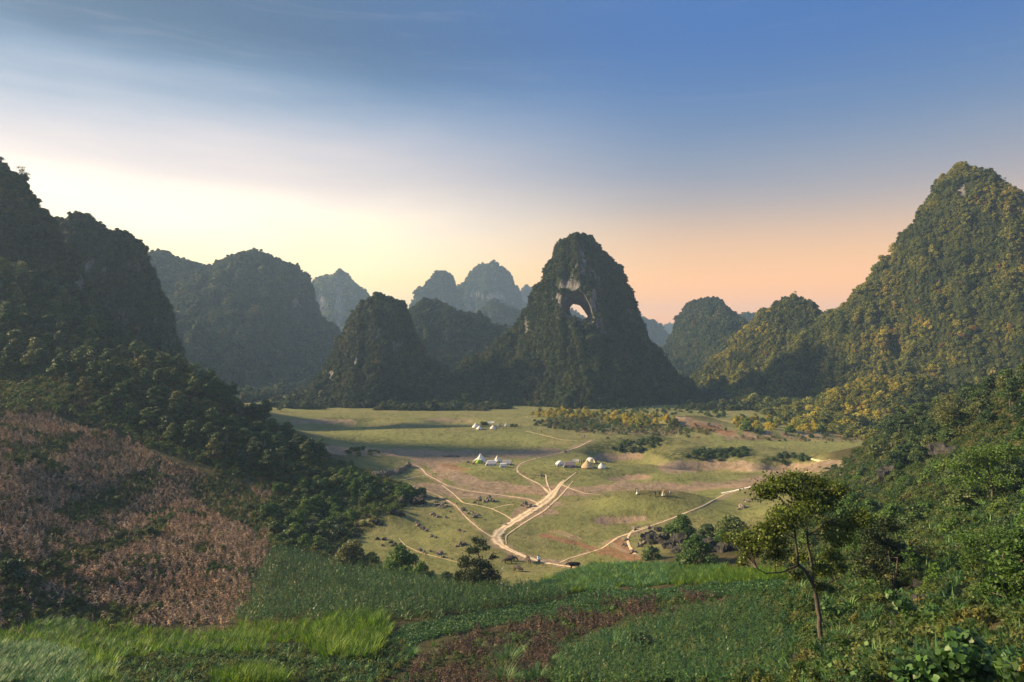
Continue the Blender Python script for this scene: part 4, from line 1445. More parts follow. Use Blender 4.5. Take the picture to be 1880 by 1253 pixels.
field('withered_crop', 'dark brown withered crop in a band across the lower fields', 'crop', [(720, 1265), (760, 1225), (800, 1195), (890, 1162), (970, 1142), (1100, 1110), (1180, 1106), (1290, 1098), (1330, 1104), (1250, 1122), (1150, 1138), (1080, 1165), (1020, 1195), (1000, 1265)], .6, P_WITHER, 13, (.7, 1.4), .34, thin=lambda p, r: fbm(p[:, 0] / 5, p[:, 1] / 5, 44, 3) > -.08, wob=20)
field('green_weeds', 'green weeds scattered through the withered crop', 'weeds', [(700, 1265), (745, 1225), (760, 1200), (880, 1160), (960, 1140), (1100, 1106), (1290, 1096), (1330, 1102), (1250, 1122), (1150, 1140), (1080, 1170), (1020, 1200), (1010, 1265)], 1.1, P_WEED + P_BLUE[:1], 44, (.5, 1.0), .2, thin=lambda p, r: (fbm(p[:, 0] / 5, p[:, 1] / 5, 44, 3) < -.12) | (r.random(len(p)) < .12))
field('young_maize', 'green maize plants at the bottom beside the withered crop', 'crop', [(1015, 1265), (1030, 1215), (1090, 1175), (1180, 1145), (1290, 1115), (1400, 1112), (1440, 1150), (1450, 1200), (1435, 1265)], .66, P_CORN, 14, (.55, .95), .14)
field('creeper_crop', 'leafy ground cover under the young maize', 'crop', [(1015, 1265), (1030, 1215), (1090, 1175), (1180, 1145), (1290, 1115), (1400, 1112), (1440, 1150), (1450, 1200), (1435, 1265)], .8, P_CREEP + P_WEED[:2], 45, (.5, .9), .2)
field('green_weeds', 'low mixed weeds between the grass clumps', 'weeds', [(-140, 1265), (215, 1215), (430, 1190), (580, 1180), (730, 1170), (760, 1200), (740, 1230), (690, 1265)], .85, P_WEED + P_CREEP + P_BLUE[:1], 15, (.6, 1.0), .2)
field('green_weeds', 'weedy strips between the dry maize terraces', 'weeds', [(-140, 760), (200, 790), (520, 900), (500, 1000), (430, 1140), (-140, 1180)], 1.0, P_WEED + P_STRAW[:1], 16, (.6, 1.2), .2, thin=lambda p, r: ~off_strips(p, r) | (r.random(len(p)) < .10))


def not_valley(p, r):
    return p[:, 2] > 3.0


field('undergrowth', 'tangled undergrowth of weeds and low shrubs on the near slope', 'undergrowth', [(1340, 1265), (1460, 1230), (1450, 1080), (1500, 1000), (1560, 930), (1620, 900), (2080, 880), (2080, 1265)], .82, P_WEED + P_CREEP[:1] + P_BLUE[:1], 17, (.5, 1.45), .25, ymax=110, thin=lambda p, r: fbm(p[:, 0] / 6, p[:, 1] / 6, 3, 3) > -.33)
field('undergrowth', 'rough scrub on the hill behind the lone tree', 'undergrowth', [(1400, 1040), (1480, 905), (1560, 840), (1620, 790), (1700, 745), (2080, 650), (2080, 960), (1500, 1060)], 1.5, P_WEED, 18, (.9, 2.1), .2, ymin=95, thin=not_valley)
field('undergrowth', 'rough scrub under the thicket on the dark hillside', 'undergrowth', [(-140, 450), (60, 500), (200, 600), (350, 655), (450, 750), (620, 850), (770, 905), (740, 930), (640, 990), (620, 1030), (500, 1010), (460, 950), (520, 900), (300, 830), (100, 760), (-140, 770)], 1.7, P_WEED + P_RUSSET[:1], 19, (1.0, 2.4), .2)

field('scrub', 'brown and dark green scrub on the broken ground behind the camps', 'scrub', [(990, 772), (1080, 768), (1180, 776), (1330, 785), (1340, 802), (1200, 800), (1080, 796), (1010, 788)], 3.0, P_WEED + P_RUSSET, 61, (1.2, 2.6), .2, ymax=520, thin=lambda p, r: r.random(len(p)) < .7)
field('scrub', 'low brown scrub along the foot of the sunny spur', 'scrub', [(1340, 797), (1480, 793), (1640, 795), (1640, 812), (1480, 812), (1350, 808)], 2.8, P_WEED + P_RUSSET, 62, (1.0, 2.2), .2, ymax=480, thin=lambda p, r: r.random(len(p)) < .55)

P_TUFT = grass_proto('pasture_tuft', leaf_mat('pasture_grass', [(0, (0.08, 0.10, 0.03)), (.5, (0.15, 0.16, 0.05)), (1, (0.27, 0.23, 0.10))], trans=.2), 16, .5, .35, .06, lean=(.2, .8), bend=(.4, 1.2), k=3, segs=2)
field('pasture_grass', 'grazed tufts dotting the valley pasture', 'grass', [(560, 758), (900, 752), (1300, 758), (1610, 800), (1560, 850), (1430, 960), (1180, 1036), (900, 1050), (640, 1020), (640, 960), (790, 905), (600, 820)], 1.7, P_TUFT, 63, (.5, 1.3), .3, ymax=470, thin=lambda p, r: (fbm(p[:, 0] / 13, p[:, 1] / 13, 5, 4) > -.02) & (r.random(len(p)) < .75), wob=0)

# ------------------------------------------------------------------ single trees and bushes
M_BARK = plain_mat('bark', (0.11, 0.095, 0.08), rough=.95, spec=.1, noise=.45, nscale=9, bump=.02)
M_PALEBARK = plain_mat('pale_bark', (0.26, 0.24, 0.21), rough=.95, spec=.1, noise=.4, nscale=7, bump=.02)
M_THICK = leaf_mat('thicket_leaf', [(0, (0.028, 0.056, 0.022)), (.4, (0.045, 0.085, 0.028)), (.7, (0.068, 0.115, 0.034)), (.9, (0.11, 0.145, 0.042)), (1, (0.13, 0.13, 0.05))], trans=.2, vary=(.5, 1.5), spec=.35)
M_FRESH = leaf_mat('fresh_leaf', [(0, (0.05, 0.105, 0.024)), (.5, (0.08, 0.15, 0.03)), (1, (0.13, 0.19, 0.038))], trans=.28, vary=(.5, 1.45), spec=.3)
M_SUNTINT = leaf_mat('sun_tinted_leaf', [(0, (0.14, 0.18, 0.03)), (.5, (0.32, 0.30, 0.045)), (1, (0.48, 0.39, 0.055))], trans=.3, vary=(.6, 1.35), tcol=(1.4, 1.2, .5))  # sunlight falling on the valley bushes is put into this leaf colour
M_ORANGE = leaf_mat('russet_leaf', [(0, (0.16, 0.075, 0.03)), (.5, (0.23, 0.12, 0.04)), (1, (0.24, 0.15, 0.055))], trans=.25, vary=(.6, 1.35), tcol=(1.3, 1.1, .6))
M_LONE = leaf_mat('lone_tree_leaf', [(0, (0.095, 0.13, 0.02)), (1, (0.105, 0.14, 0.022))], trans=.36, vary=(.3, 1.7), spec=.4, rough=.45, tcol=(1.6, 1.6, .5))
M_DUSK = leaf_mat('dark_tree_leaf', [(0, (0.028, 0.048, 0.014)), (1, (0.055, 0.075, 0.02))], trans=.22, vary=(.4, 1.6), spec=.35)
M_BROAD = leaf_mat('broad_leaf', [(0, (0.055, 0.13, 0.03)), (1, (0.075, 0.15, 0.035))], trans=.22, vary=(.45, 1.35), spec=.35, rough=.45)

r6 = np.random.default_rng(66)


def tree_kind(Rr, H, nleaf, leaf, lobes, leafm, barkm=M_BARK, flat=.7, base=.4, trunk=.16, core=.62, wid=.7, stems=1, rmin=.36, rmax=.56, droop=.2):
    """meshes of one kind of tree: trunk with limbs, crown of leaves"""
    lob = random_lobes(r6, lobes, Rr, H, flat=flat, base=base, rmin=rmin, rmax=rmax)
    cm = MB()
    blob_leaves(cm, lob, nleaf, leaf, r6, wid=wid, core=core, rand=.6, droop=droop)
    tm = MB()
    for s in range(stems):
        off = r6.normal(0, .12 * Rr, 2) if stems > 1 else (0, 0)
        fork = np.array((off[0] * 1.6, off[1] * 1.6, H * (base * .75)))
        tube(tm, [(off[0], off[1], -.6), (off[0] * 1.2, off[1] * 1.2, fork[2] * .5), fork], [trunk * 1.25, trunk, trunk * .8], 6)
        for lb in lob[s::stems]:
            e = np.array(lb[:3])
            m = (fork + e) / 2 + r6.normal(0, .12, 3) * Rr * .4
            tube(tm, [fork, m, e], [trunk * .55, trunk * .4, trunk * .15], 5)
    return tm.mesh('trunk', barkm, True), cm.mesh('crown', leafm)


def plant(name, kind, loc, s, rz, label, cat, group=None, sz=1.0, tiltx=0.0):
    o = empty(name, loc, rz)
    o.scale = (s, s, s * sz)
    o.rotation_euler = (tiltx, 0, rz)
    link('trunk', kind[0], o)
    link('crown', kind[1], o)
    return tag(o, label, cat, group)


K_THICK = [tree_kind(2.7, 5.2 + i * .5, 1500, .40, 7 + i % 3, M_THICK, flat=.62, base=.35) for i in range(5)]
K_THICKPALE = [tree_kind(2.5, 6.2, 1100, .36, 6, M_THICK, M_PALEBARK, flat=.5, base=.55, core=.5) for i in range(2)]
K_BUSH = [tree_kind(1.7, 2.3, 900, .27, 6, M_FRESH, base=.22, flat=.75, stems=3, trunk=.05, core=.7) for i in range(4)]
K_DARKBUSH = [tree_kind(1.7, 2.2, 800, .27, 6, M_THICK, base=.22, flat=.75, stems=3, trunk=.05, core=.7) for i in range(3)]
K_SUNTINT = [tree_kind(1.6, 2.5, 600, .32, 5, M_SUNTINT, base=.25, flat=.8, stems=2, trunk=.05, core=.7) for i in range(3)]
K_ORANGE = [tree_kind(2.6, 4.6, 800, .42, 7, M_ORANGE, M_PALEBARK, base=.4, flat=.6, core=.5) for i in range(3)]


def pick_spread(p, dmin, r, n_max):
    out = []
    for k in r.permutation(len(p)):
        if all((p[k, 0] - q[0]) ** 2 + (p[k, 1] - q[1]) ** 2 > dmin * dmin for q in out):
            out.append(p[k])
        if len(out) >= n_max:
            break
    return np.array(out)


def stand(name, kinds, poly, spacing, n_max, seed, scl, label, cat, group, ymax=420, thin=None, ends=('hill side', 'valley side')):
    r = np.random.default_rng(seed)
    p = scatter_in(poly, spacing * .6, seed, ymax=ymax)
    if thin is not None:
        p = p[thin(p)]
    p = pick_spread(p, spacing, r, n_max)
    px, py = proj(p[:, 0], p[:, 1], p[:, 2])
    qx, qy = np.quantile(px, [1 / 3, 2 / 3]), np.quantile(py, [1 / 3, 2 / 3])
    for i, q in enumerate(p):
        ki = r.integers(len(kinds))
        s = r.uniform(*scl)
        t = (s - scl[0]) / (scl[1] - scl[0])
        size = 'small ' if t < .3 else ('tall ' if t > .7 else '')
        hx = ends[0] if px[i] < qx[0] else (ends[1] if px[i] > qx[1] else 'middle')
        vy = 'upper edge' if py[i] < qy[0] else ('lower edge' if py[i] > qy[1] else 'central row')
        plant(name, kinds[ki], (q[0], q[1], q[2] - .15), s, r.uniform(0, 6.28), size + label + ', ' + vy + ', ' + hx, cat, group, sz=r.uniform(.85, 1.15))
    return p


stand('thicket_tree', K_THICK + K_THICKPALE[:1], [(130, 640), (250, 640), (340, 668), (400, 705), (450, 760), (520, 800), (600, 850), (560, 880), (440, 870), (330, 835), (250, 800), (170, 750), (100, 700), (80, 660)], 4.4, 130, 71, (.85, 1.3),
      'dark tree in the thicket above the dry maize', 'tree', 'thicket trees above the dry maize')
stand('thicket_tree', K_THICK, [(-20, 465), (60, 515), (150, 590), (230, 630), (120, 640), (60, 690), (-20, 700)], 4.6, 80, 72, (.9, 1.4),
      'dark tree on the slope under the towering hill', 'tree', 'trees on the shadowed slope under the towering hill')
stand('thicket_bush', K_BUSH + K_DARKBUSH, [(500, 905), (560, 870), (640, 870), (720, 895), (775, 912), (735, 925), (660, 925), (560, 930)], 3.0, 50, 73, (.9, 1.7),
      'green bush on the thicket spur in the valley', 'bush', 'bushes on the spur of the thicket')
stand('thicket_bush', K_BUSH + K_DARKBUSH, [(470, 950), (520, 930), (640, 930), (650, 960), (625, 1000), (590, 1018), (510, 1005)], 3.0, 40, 74, (.9, 1.7),
      'rounded bush between dry maize and grassy terrace', 'bush', 'bushes between the dry maize and the grassy terrace')
stand('slope_tree', K_THICK + K_THICKPALE, [(1600, 850), (1625, 800), (1700, 768), (1780, 740), (1900, 690), (1900, 790), (1800, 810), (1720, 850), (1640, 880)], 4.2, 70, 75, (.75, 1.35),
      'dark green tree on the hill behind the lone tree', 'tree', 'trees on the hill behind the lone tree', ymax=300, ends=('valley side', 'hill side'))
stand('slope_bush', K_DARKBUSH + K_BUSH[:2], [(1500, 950), (1560, 880), (1640, 860), (1760, 840), (1900, 800), (1900, 900), (1700, 960), (1560, 1010)], 3.6, 80, 76, (.7, 1.5),
      'scrubby bush on the slope behind the lone tree', 'bush', 'scrubby bushes on the slope behind the lone tree', ends=('valley side', 'hill side'))
stand('slope_shrub', K_BUSH, [(1580, 1010), (1700, 950), (1900, 890), (1900, 1000), (1740, 1100), (1640, 1130)], 3.0, 45, 90, (.45, .95), 'leafy shrub on the slope past the young tree', 'shrub', 'leafy shrubs on the near slope', ymax=100, ends=('valley side', 'hill side'))
stand('slope_shrub', K_DARKBUSH + K_THICK[:1], [(1560, 1000), (1700, 930), (1900, 860), (1900, 1010), (1720, 1080), (1620, 1110)], 4.5, 36, 91, (.5, 1.0), 'dark shrub on the slope past the young tree', 'shrub', 'dark shrubs on the near slope', ymax=125, ends=('valley side', 'hill side'))
stand('sunlit_bush', K_SUNTINT, [(975, 762), (1010, 757), (1070, 757), (1130, 762), (1200, 768), (1250, 775), (1240, 788), (1180, 784), (1080, 772), (1000, 768)], 3.4, 95, 77, (1.1, 2.0),
      'bush with sunlight in its leaf colour below the pierced hill', 'bush', 'sunlight-coloured bushes below the pierced hill', ymax=520, ends=('camp end', 'great hill end'))
stand('valley_bush', K_DARKBUSH, [(985, 772), (1080, 775), (1120, 784), (1090, 793), (1010, 788), (975, 780)], 4.0, 45, 78, (.7, 1.2),
      'dark bush in the hollows beside the upper camp', 'bush', 'dark bushes beside the upper camp', ymax=500, ends=('camp end', 'great hill end'))
stand('valley_bush', K_DARKBUSH + K_BUSH[:1], [(1100, 752), (1200, 748), (1330, 752), (1340, 770), (1200, 764), (1110, 762)], 4.6, 60, 79, (.8, 1.4),
      'dark bush in the hedge under the pierced hill', 'bush', 'hedge bushes at the foot of the pierced hill', ymax=540, ends=('camp end', 'great hill end'))
stand('sunlit_bush', K_SUNTINT + K_BUSH[:1], [(1345, 772), (1420, 770), (1520, 782), (1620, 782), (1620, 796), (1500, 796), (1360, 794)], 3.6, 80, 80, (1.1, 2.1),  # mostly the sunlight-coloured leaf, some plain fresh green
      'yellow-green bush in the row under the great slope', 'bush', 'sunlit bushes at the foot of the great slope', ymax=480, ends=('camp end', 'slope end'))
for poly, n, sd, where in (([(1120, 822), (1160, 812), (1212, 808), (1215, 818), (1180, 828), (1130, 832)], 34, 81, 'first'), ([(1262, 840), (1290, 828), (1365, 826), (1370, 840), (1310, 846)], 40, 82, 'second'), ([(1410, 846), (1440, 837), (1485, 840), (1480, 850), (1430, 853)], 24, 83, 'third')):
    lab = {'first': 'dark bush in the hollow behind the second camp', 'second': 'dark bush along the rim of the brown sinkhole', 'third': 'dark bush in the small sinkhole near the rubble'}[where]
    stand('hollow_bush', K_DARKBUSH, poly, 2.4, n, sd, (.75, 1.35), lab, 'bush', lab.replace('dark bush', 'dark bushes'), ends=('camp end', 'slope end'))
stand('hollow_bush', K_DARKBUSH, [(620, 828), (660, 826), (695, 832), (690, 840), (640, 836)], 2.2, 16, 84, (.6, 1.0), 'dark bush in the low row beside the dry river bed', 'bush', 'bushes beside the dry river bed')


# named single bushes round the near meadow: picture position of the foot, size, kind, label
K_BIG = [tree_kind(3.0, 4.6, 2600, .30, 9, M_FRESH, base=.25, flat=.75, stems=3, trunk=.1, core=.66), tree_kind(3.2, 4.2, 2600, .30, 9, M_THICK, base=.25, flat=.7, stems=3, trunk=.1, core=.6)]
for px, py, s, k, lab in [
    (645, 1038, 1.35, K_BIG[1], 'feathery dark bush where the green maize meets the thicket'),
    (682, 1044, .85, K_BIG[1], 'small bush with dark stems beside the grass strip'),
    (738, 1058, 1.4, K_BIG[0], 'big round bright green bush behind the maize'),
    (775, 1066, .85, K_BIG[0], 'low green bush tucked beside the big round bush'),
    (820, 1072, .6, K_BIG[1], 'dark low bush under the conical tree'),
    (1198, 1028, 1.5, K_DARKBUSH[0], 'dark round bush in front of the black rocks'),
    (1282, 1040, 1.35, K_BIG[0], 'spreading light green bush below the black rocks'),
    (1252, 992, 1.35, K_BIG[0], 'green bush with spiky shoots on top of the rocks'),
    (1300, 998, 1.1, K_BIG[1], 'dark bush hanging over the black rocks'),
    (1345, 1000, 1.5, K_BIG[1], 'feathery bush between the rocks and the lone tree'),
    (1325, 1008, .9, K_BIG[0], 'small leafy bush at the end of the rocks'),
    (1560, 960, 1.3, K_BIG[0], 'feathery pale green bush behind the lone tree crown'),
    (1640, 985, 1.1, K_BIG[0], 'soft green bush on the slope past the lone tree'),
    (1480, 1010, .8, K_BIG[0], 'low leafy bush showing through the lone tree crown'),
    (515, 756, .9, K_THICK[0], 'lone clump of trees on the far pasture'),
    (1585, 1020, .8, K_BIG[0], 'yellowish leafy bush beside the dark young tree')]:
    g = ground(px, py)[0]
    plant('bush', k, (g[0], g[1], g[2] - .1), s, px * .37, lab, 'bush')

# conical dark tree by the meadow


# ------------------------------------------------------------------ the lone tree and its neighbours, limb by limb
def limb_tree(name, foot, D, stems, clusters, leafm, barkm, nleaf, leaf, label, rz=0.0, depth=1.0, tr=.17, seed=1, cat='tree', wid=.62):
    """stems: polylines in picture positions with radii; clusters of leaves (x, y, radius in picture pixels)"""
    r = np.random.default_rng(seed)
    f = at(foot[0], foot[1], D)
    f[2] = float(hz(f[0], f[1]))
    k = D / FPX
    root = empty(name, f)

    def loc(px, py, dy=0.0):
        return np.array(((px - foot[0]) * k, dy, (foot[1] - py) * k))
    tm = MB()
    nodes = []
    for pts, r0, r1, dy0, dy1 in stems:
        n = len(pts)
        q = np.array([loc(p[0], p[1], dy0 + (dy1 - dy0) * i / (n - 1)) for i, p in enumerate(pts)])
        if pts[0] == foot:
            q[0, 2] -= .4
        t = np.linspace(0, n - 1, n * 3 - 2)
        qq = np.stack([np.interp(t, np.arange(n), q[:, c]) for c in range(3)], 1)
        qq[1:-1] += r.normal(0, r0 * .10, (len(qq) - 2, 3))
        tube(tm, qq, np.linspace(r0, r1, len(qq)), 7)
        nodes.append(qq[2:])
    nodes = np.concatenate(nodes)
    cm = MB()
    tot = sum(c[2] ** 2 for c in clusters)
    for cx_, cy_, cr in clusters:
        R_ = cr * k * 1.12
        c = loc(cx_, cy_, r.normal(0, 1.5) * depth)
        below = nodes[nodes[:, 2] < c[2] + .2]
        src = below if len(below) else nodes
        a = src[np.argmin(np.linalg.norm((src - c) * (1, .6, 1), axis=1))]
        m = (a + c) / 2 + r.normal(0, .15, 3) + (0, 0, -.12)
        tube(tm, [a, m, c], [tr * .28, tr * .18, tr * .07], 5)
        nt_ = 5
        for q in range(nt_):
            e = c + r.normal(0, .5, 3) * R_ * (1, 1, .5)
            tube(tm, [m * .4 + c * .6, e], [tr * .1, tr * .04], 3, cap=False)
        n = int(nleaf * cr * cr / tot)
        d = r.normal(size=(n, 3))
        d /= np.linalg.norm(d, axis=1, keepdims=True)
        rad = r.random(n) ** .45
        p = c + d * rad[:, None] * R_ * (1.12, 1.12, .62) + (0, 0, .1 * R_)
        # leaves sit in sprays
        spray = c + r.normal(0, .55, (max(4, n // 12), 3)) * R_ * (1, 1, .5)
        p = p * .45 + spray[r.integers(0, len(spray), n)] * .55 + r.normal(0, .10, (n, 3))
        nr_ = r.normal(size=(n, 3)) * .75 + (0, 0, .8)
        V, F = leaf_quads(p, nr_, leaf * r.uniform(.6, 1.35, n), wid, r, .25)
        cm.add(V, F)
    tm.build('trunk', barkm, root, True)
    cm.build('crown', leafm, root)
    return tag(root, label, cat)


limb_tree('lone_tree', (1510, 1197), 48.0,
          [([(1510, 1197), (1505, 1150), (1500, 1105), (1492, 1072)], .19, .13, 0, 0), ([(1492, 1072), (1478, 1050), (1465, 1036), (1459, 995), (1455, 937), (1448, 905)], .14, .04, 0, -.3),
           ([(1492, 1072), (1494, 1050), (1486, 1004), (1483, 943), (1495, 905)], .12, .035, 0, .5), ([(1500, 1090), (1530, 1075), (1562, 1062)], .08, .03, 0, .8),
           ([(1466, 1040), (1430, 1051), (1400, 1050), (1382, 1038)], .07, .025, 0, -.8), ([(1459, 990), (1430, 975), (1395, 965)], .06, .02, 0, .8), ([(1484, 990), (1515, 960), (1550, 945)], .06, .02, .3, -.5),
           ([(1456, 945), (1430, 915), (1408, 905)], .05, .02, -.3, 0), ([(1456, 960), (1475, 930), (1500, 905)], .05, .02, -.2, .7)],
          [(1440, 893, 34), (1478, 888, 26), (1510, 893, 28), (1540, 915, 30), (1405, 905, 28), (1420, 935, 36), (1465, 925, 30), (1510, 930, 34), (1555, 945, 32), (1575, 965, 16), (1388, 955, 28), (1370, 985, 24), (1400, 985, 30),
           (1440, 970, 28), (1500, 970, 26), (1535, 975, 30), (1560, 985, 20), (1360, 1010, 18), (1385, 1020, 26), (1420, 1015, 22), (1375, 1042, 14), (1485, 1030, 22), (1505, 1048, 22), (1532, 1030, 22), (1455, 1052, 14), (1505, 1078, 14), (1528, 1085, 10), (1552, 1050, 15), (1352, 992, 12), (1530, 895, 18), (1470, 905, 26)],
          M_LONE, M_BARK, 28000, .21, 'slender tree with a wide airy crown standing alone on the near slope', seed=3)
_mt = ground(884, 1080)[0]
limb_tree('meadow_tree', (884, 1080), float(_mt[1]),
          [([(884, 1080), (882, 1055), (880, 1030), (876, 1000)], .3, .06, 0, 0)],
          [(872, 988, 9), (866, 998, 11), (880, 1002, 13), (893, 1006, 10), (872, 1008, 12), (855, 1022, 12), (905, 1022, 9), (876, 1028, 18), (895, 1034, 16), (852, 1040, 17), (872, 1046, 20), (902, 1048, 15), (845, 1056, 15), (866, 1060, 20), (892, 1060, 18), (912, 1060, 11), (850, 1070, 13), (880, 1070, 17), (905, 1070, 12), (838, 1066, 9)],
          M_DUSK, M_BARK, 9000, .36, 'dark conical tree standing at the edge of the maize by the buffaloes', seed=12, depth=1.2)
limb_tree('young_tree', (1640, 1125), 60.0,
          [([(1640, 1125), (1636, 1085), (1630, 1045), (1625, 1015)], .09, .03, 0, 0), ([(1640, 1125), (1650, 1080), (1655, 1040)], .08, .03, 0, .5), ([(1640, 1125), (1615, 1085), (1595, 1050)], .07, .03, 0, -.5)],
          [(1600, 1020, 26), (1632, 1008, 26), (1660, 1020, 24), (1585, 1045, 24), (1620, 1040, 28), (1655, 1050, 26), (1680, 1045, 16), (1600, 1072, 24), (1640, 1070, 24), (1670, 1078, 18), (1580, 1090, 16), (1615, 1095, 18), (1655, 1095, 14), (1570, 1065, 15)],
          M_DUSK, M_BARK, 7000, .24, 'dark bushy young tree with thin stems past the lone tree', seed=4)
limb_tree('slope_tree', (1822, 962), 90.0,
          [([(1822, 962), (1822, 930), (1815, 895), (1810, 868)], .2, .07, 0, 0), ([(1822, 935), (1850, 905), (1868, 885)], .1, .04, 0, 1), ([(1820, 930), (1795, 905), (1775, 890)], .1, .04, 0, -1)],
          [(1810, 862, 26), (1840, 858, 24), (1780, 872, 26), (1865, 875, 24), (1760, 892, 22), (1800, 888, 28), (1835, 885, 28), (1880, 895, 20), (1775, 910, 24), (1815, 912, 26), (1855, 912, 24), (1750, 915, 16), (1790, 930, 20), (1840, 932, 18), (1872, 930, 14)],
          M_FRESH, M_BARK, 8000, .30, 'broad leafy tree high on the slope with spreading low branches', seed=5, depth=1.6)
limb_tree('slope_tree', (1762, 820), 175.0,
          [([(1762, 820), (1762, 790), (1758, 760)], .25, .1, 0, 0)],
          [(1758, 752, 22), (1740, 765, 22), (1778, 765, 20), (1728, 785, 20), (1760, 782, 26), (1788, 785, 18), (1745, 802, 20), (1775, 802, 18)],
          M_THICK, M_BARK, 5200, .42, 'dense dark tree standing out on the hill behind the lone tree', seed=6, depth=2.0)
limb_tree('feathery_shrub', (1800, 1065), 55.0,
          [([(1800, 1065), (1795, 1035), (1785, 1000)], .05, .02, 0, 0), ([(1800, 1065), (1815, 1030), (1825, 1000)], .05, .02, 0, .3), ([(1800, 1065), (1770, 1035), (1755, 1015)], .04, .02, 0, 0)],
          [(1785, 985, 24), (1815, 985, 24), (1760, 1000, 22), (1795, 1010, 26), (1830, 1008, 22), (1770, 1028, 22), (1805, 1035, 24), (1840, 1030, 18), (1780, 1050, 16)],
          M_FRESH, M_BARK, 7000, .16, 'fine-leaved grey-green shrub above the earth path', seed=7, cat='shrub')
limb_tree('leafy_shrub', (1850, 1130), 36.0,
          [([(1850, 1130), (1845, 1095), (1840, 1050)], .04, .015, 0, 0), ([(1850, 1130), (1870, 1085), (1880, 1040)], .04, .015, 0, .2)],
          [(1850, 1015, 22), (1878, 1030, 24), (1830, 1050, 24), (1860, 1055, 28), (1820, 1080, 22), (1850, 1090, 28), (1882, 1085, 22), (1830, 1110, 20), (1865, 1118, 24), (1890, 1000, 20), (1895, 1060, 22)],
          M_FRESH, M_BARK, 5200, .20, 'leafy green shrub at the margin above the broad-leaved bush', seed=8, depth=.5, cat='shrub', wid=.8)


# broad-leaved bush close to the viewer: heart-shaped, folded, drooping leaves
def heart_leaves(mb, pos, nrm, L, r):
    n = len(pos)
    nrm = nrm / np.linalg.norm(nrm, axis=1, keepdims=True)
    u = np.cross(nrm, r.normal(size=(n, 3)))
    u /= np.linalg.norm(u, axis=1, keepdims=True)
    u[:, 2] -= .55
    u /= np.linalg.norm(u, axis=1, keepdims=True)
    w = np.cross(nrm, u)
    nrm = np.cross(u, w)
    prof = [(-.42, .0, 0), (-.5, .30, .04), (-.22, .46, .07), (.12, .36, .05), (.5, 0, -.10), (.12, -.36, .05), (-.22, -.46, .07), (-.5, -.30, .04), (0, 0, -.02)]
    V = np.stack([pos + (a * u + b * w + c * nrm) * L[:, None] for a, b, c in prof], 1)
    o = np.arange(n)[:, None] * 9
    mb.add(V.reshape(-1, 3), o + np.array([8, 0, 1]))
    k = n * 9
    for a, b in ((1, 2), (2, 3), (3, 4), (4, 5), (5, 6), (6, 7), (7, 0)):
        mb.add(np.zeros((0, 3)), o + np.array([8, a, b]) - k)
    return mb


def broad_bush(px, py, D, clusters, n, L, label, seed):
    r = np.random.default_rng(seed)
    f = at(px, py, D)
    f[2] = float(hz(f[0], f[1]))
    k = D / FPX
    root = empty('broad_leaved_bush', f)
    cm, tm = MB(), MB()
    tot = sum(c[2] ** 2 for c in clusters)
    for cx_, cy_, cr in clusters:
        c = at(cx_, cy_, D) - f + (0, r.normal(0, .5), 0)
        m = int(n * cr * cr / tot)
        d = r.normal(size=(m, 3))
        d /= np.linalg.norm(d, axis=1, keepdims=True)
        d[:, 1] = np.where(r.random(m) < .6, -np.abs(d[:, 1]), d[:, 1])
        p = c + d * (r.random(m) ** .4)[:, None] * cr * k * (1.1, 1.1, .8)
        nr_ = d * .6 + r.normal(size=(m, 3)) * .35 + (0, -.2, .75)
        heart_leaves(cm, p, nr_, L * r.uniform(.55, 1.25, m), r)
        tube(tm, [(r.normal(0, .2), r.normal(0, .2), -.3), c * .5 + r.normal(0, .1, 3), c], [.03, .022, .01], 5)
    tm.build('stem', M_BARK, root, True)
    cm.build('foliage', M_BROAD, root, True)
    return tag(root, label, 'bush')


broad_bush(1740, 1275, 21.0, [(1660, 1235, 30), (1700, 1215, 34), (1740, 1195, 30), (1780, 1190, 34), (1820, 1185, 28), (1700, 1250, 36), (1750, 1235, 40), (1800, 1225, 38), (1838, 1220, 26), (1850, 1255, 30), (1630, 1260, 24), (1780, 1265, 36), (1830, 1275, 30)], 2300, .25, 'glossy broad-leaved bush in the bottom corner of the slope', 31)
broad_bush(1668, 1150, 40.0, [(1640, 1095, 12), (1660, 1110, 18), (1690, 1112, 16), (1712, 1120, 14), (1675, 1130, 18), (1700, 1140, 16)], 420, .24, 'light green broad-leaved bush above the earth bank', 32)
broad_bush(1572, 1240, 36.0, [(1560, 1215, 18), (1585, 1205, 18), (1600, 1218, 14), (1545, 1228, 14)], 220, .26, 'small broad-leaved bush beside the earth patch under the tree', 33)
broad_bush(1520, 1145, 58.0, [(1520, 1110, 16), (1545, 1115, 18), (1565, 1125, 16), (1535, 1130, 16)], 300, .28, 'bluish green broad-leaved bush right behind the lone trunk', 34)

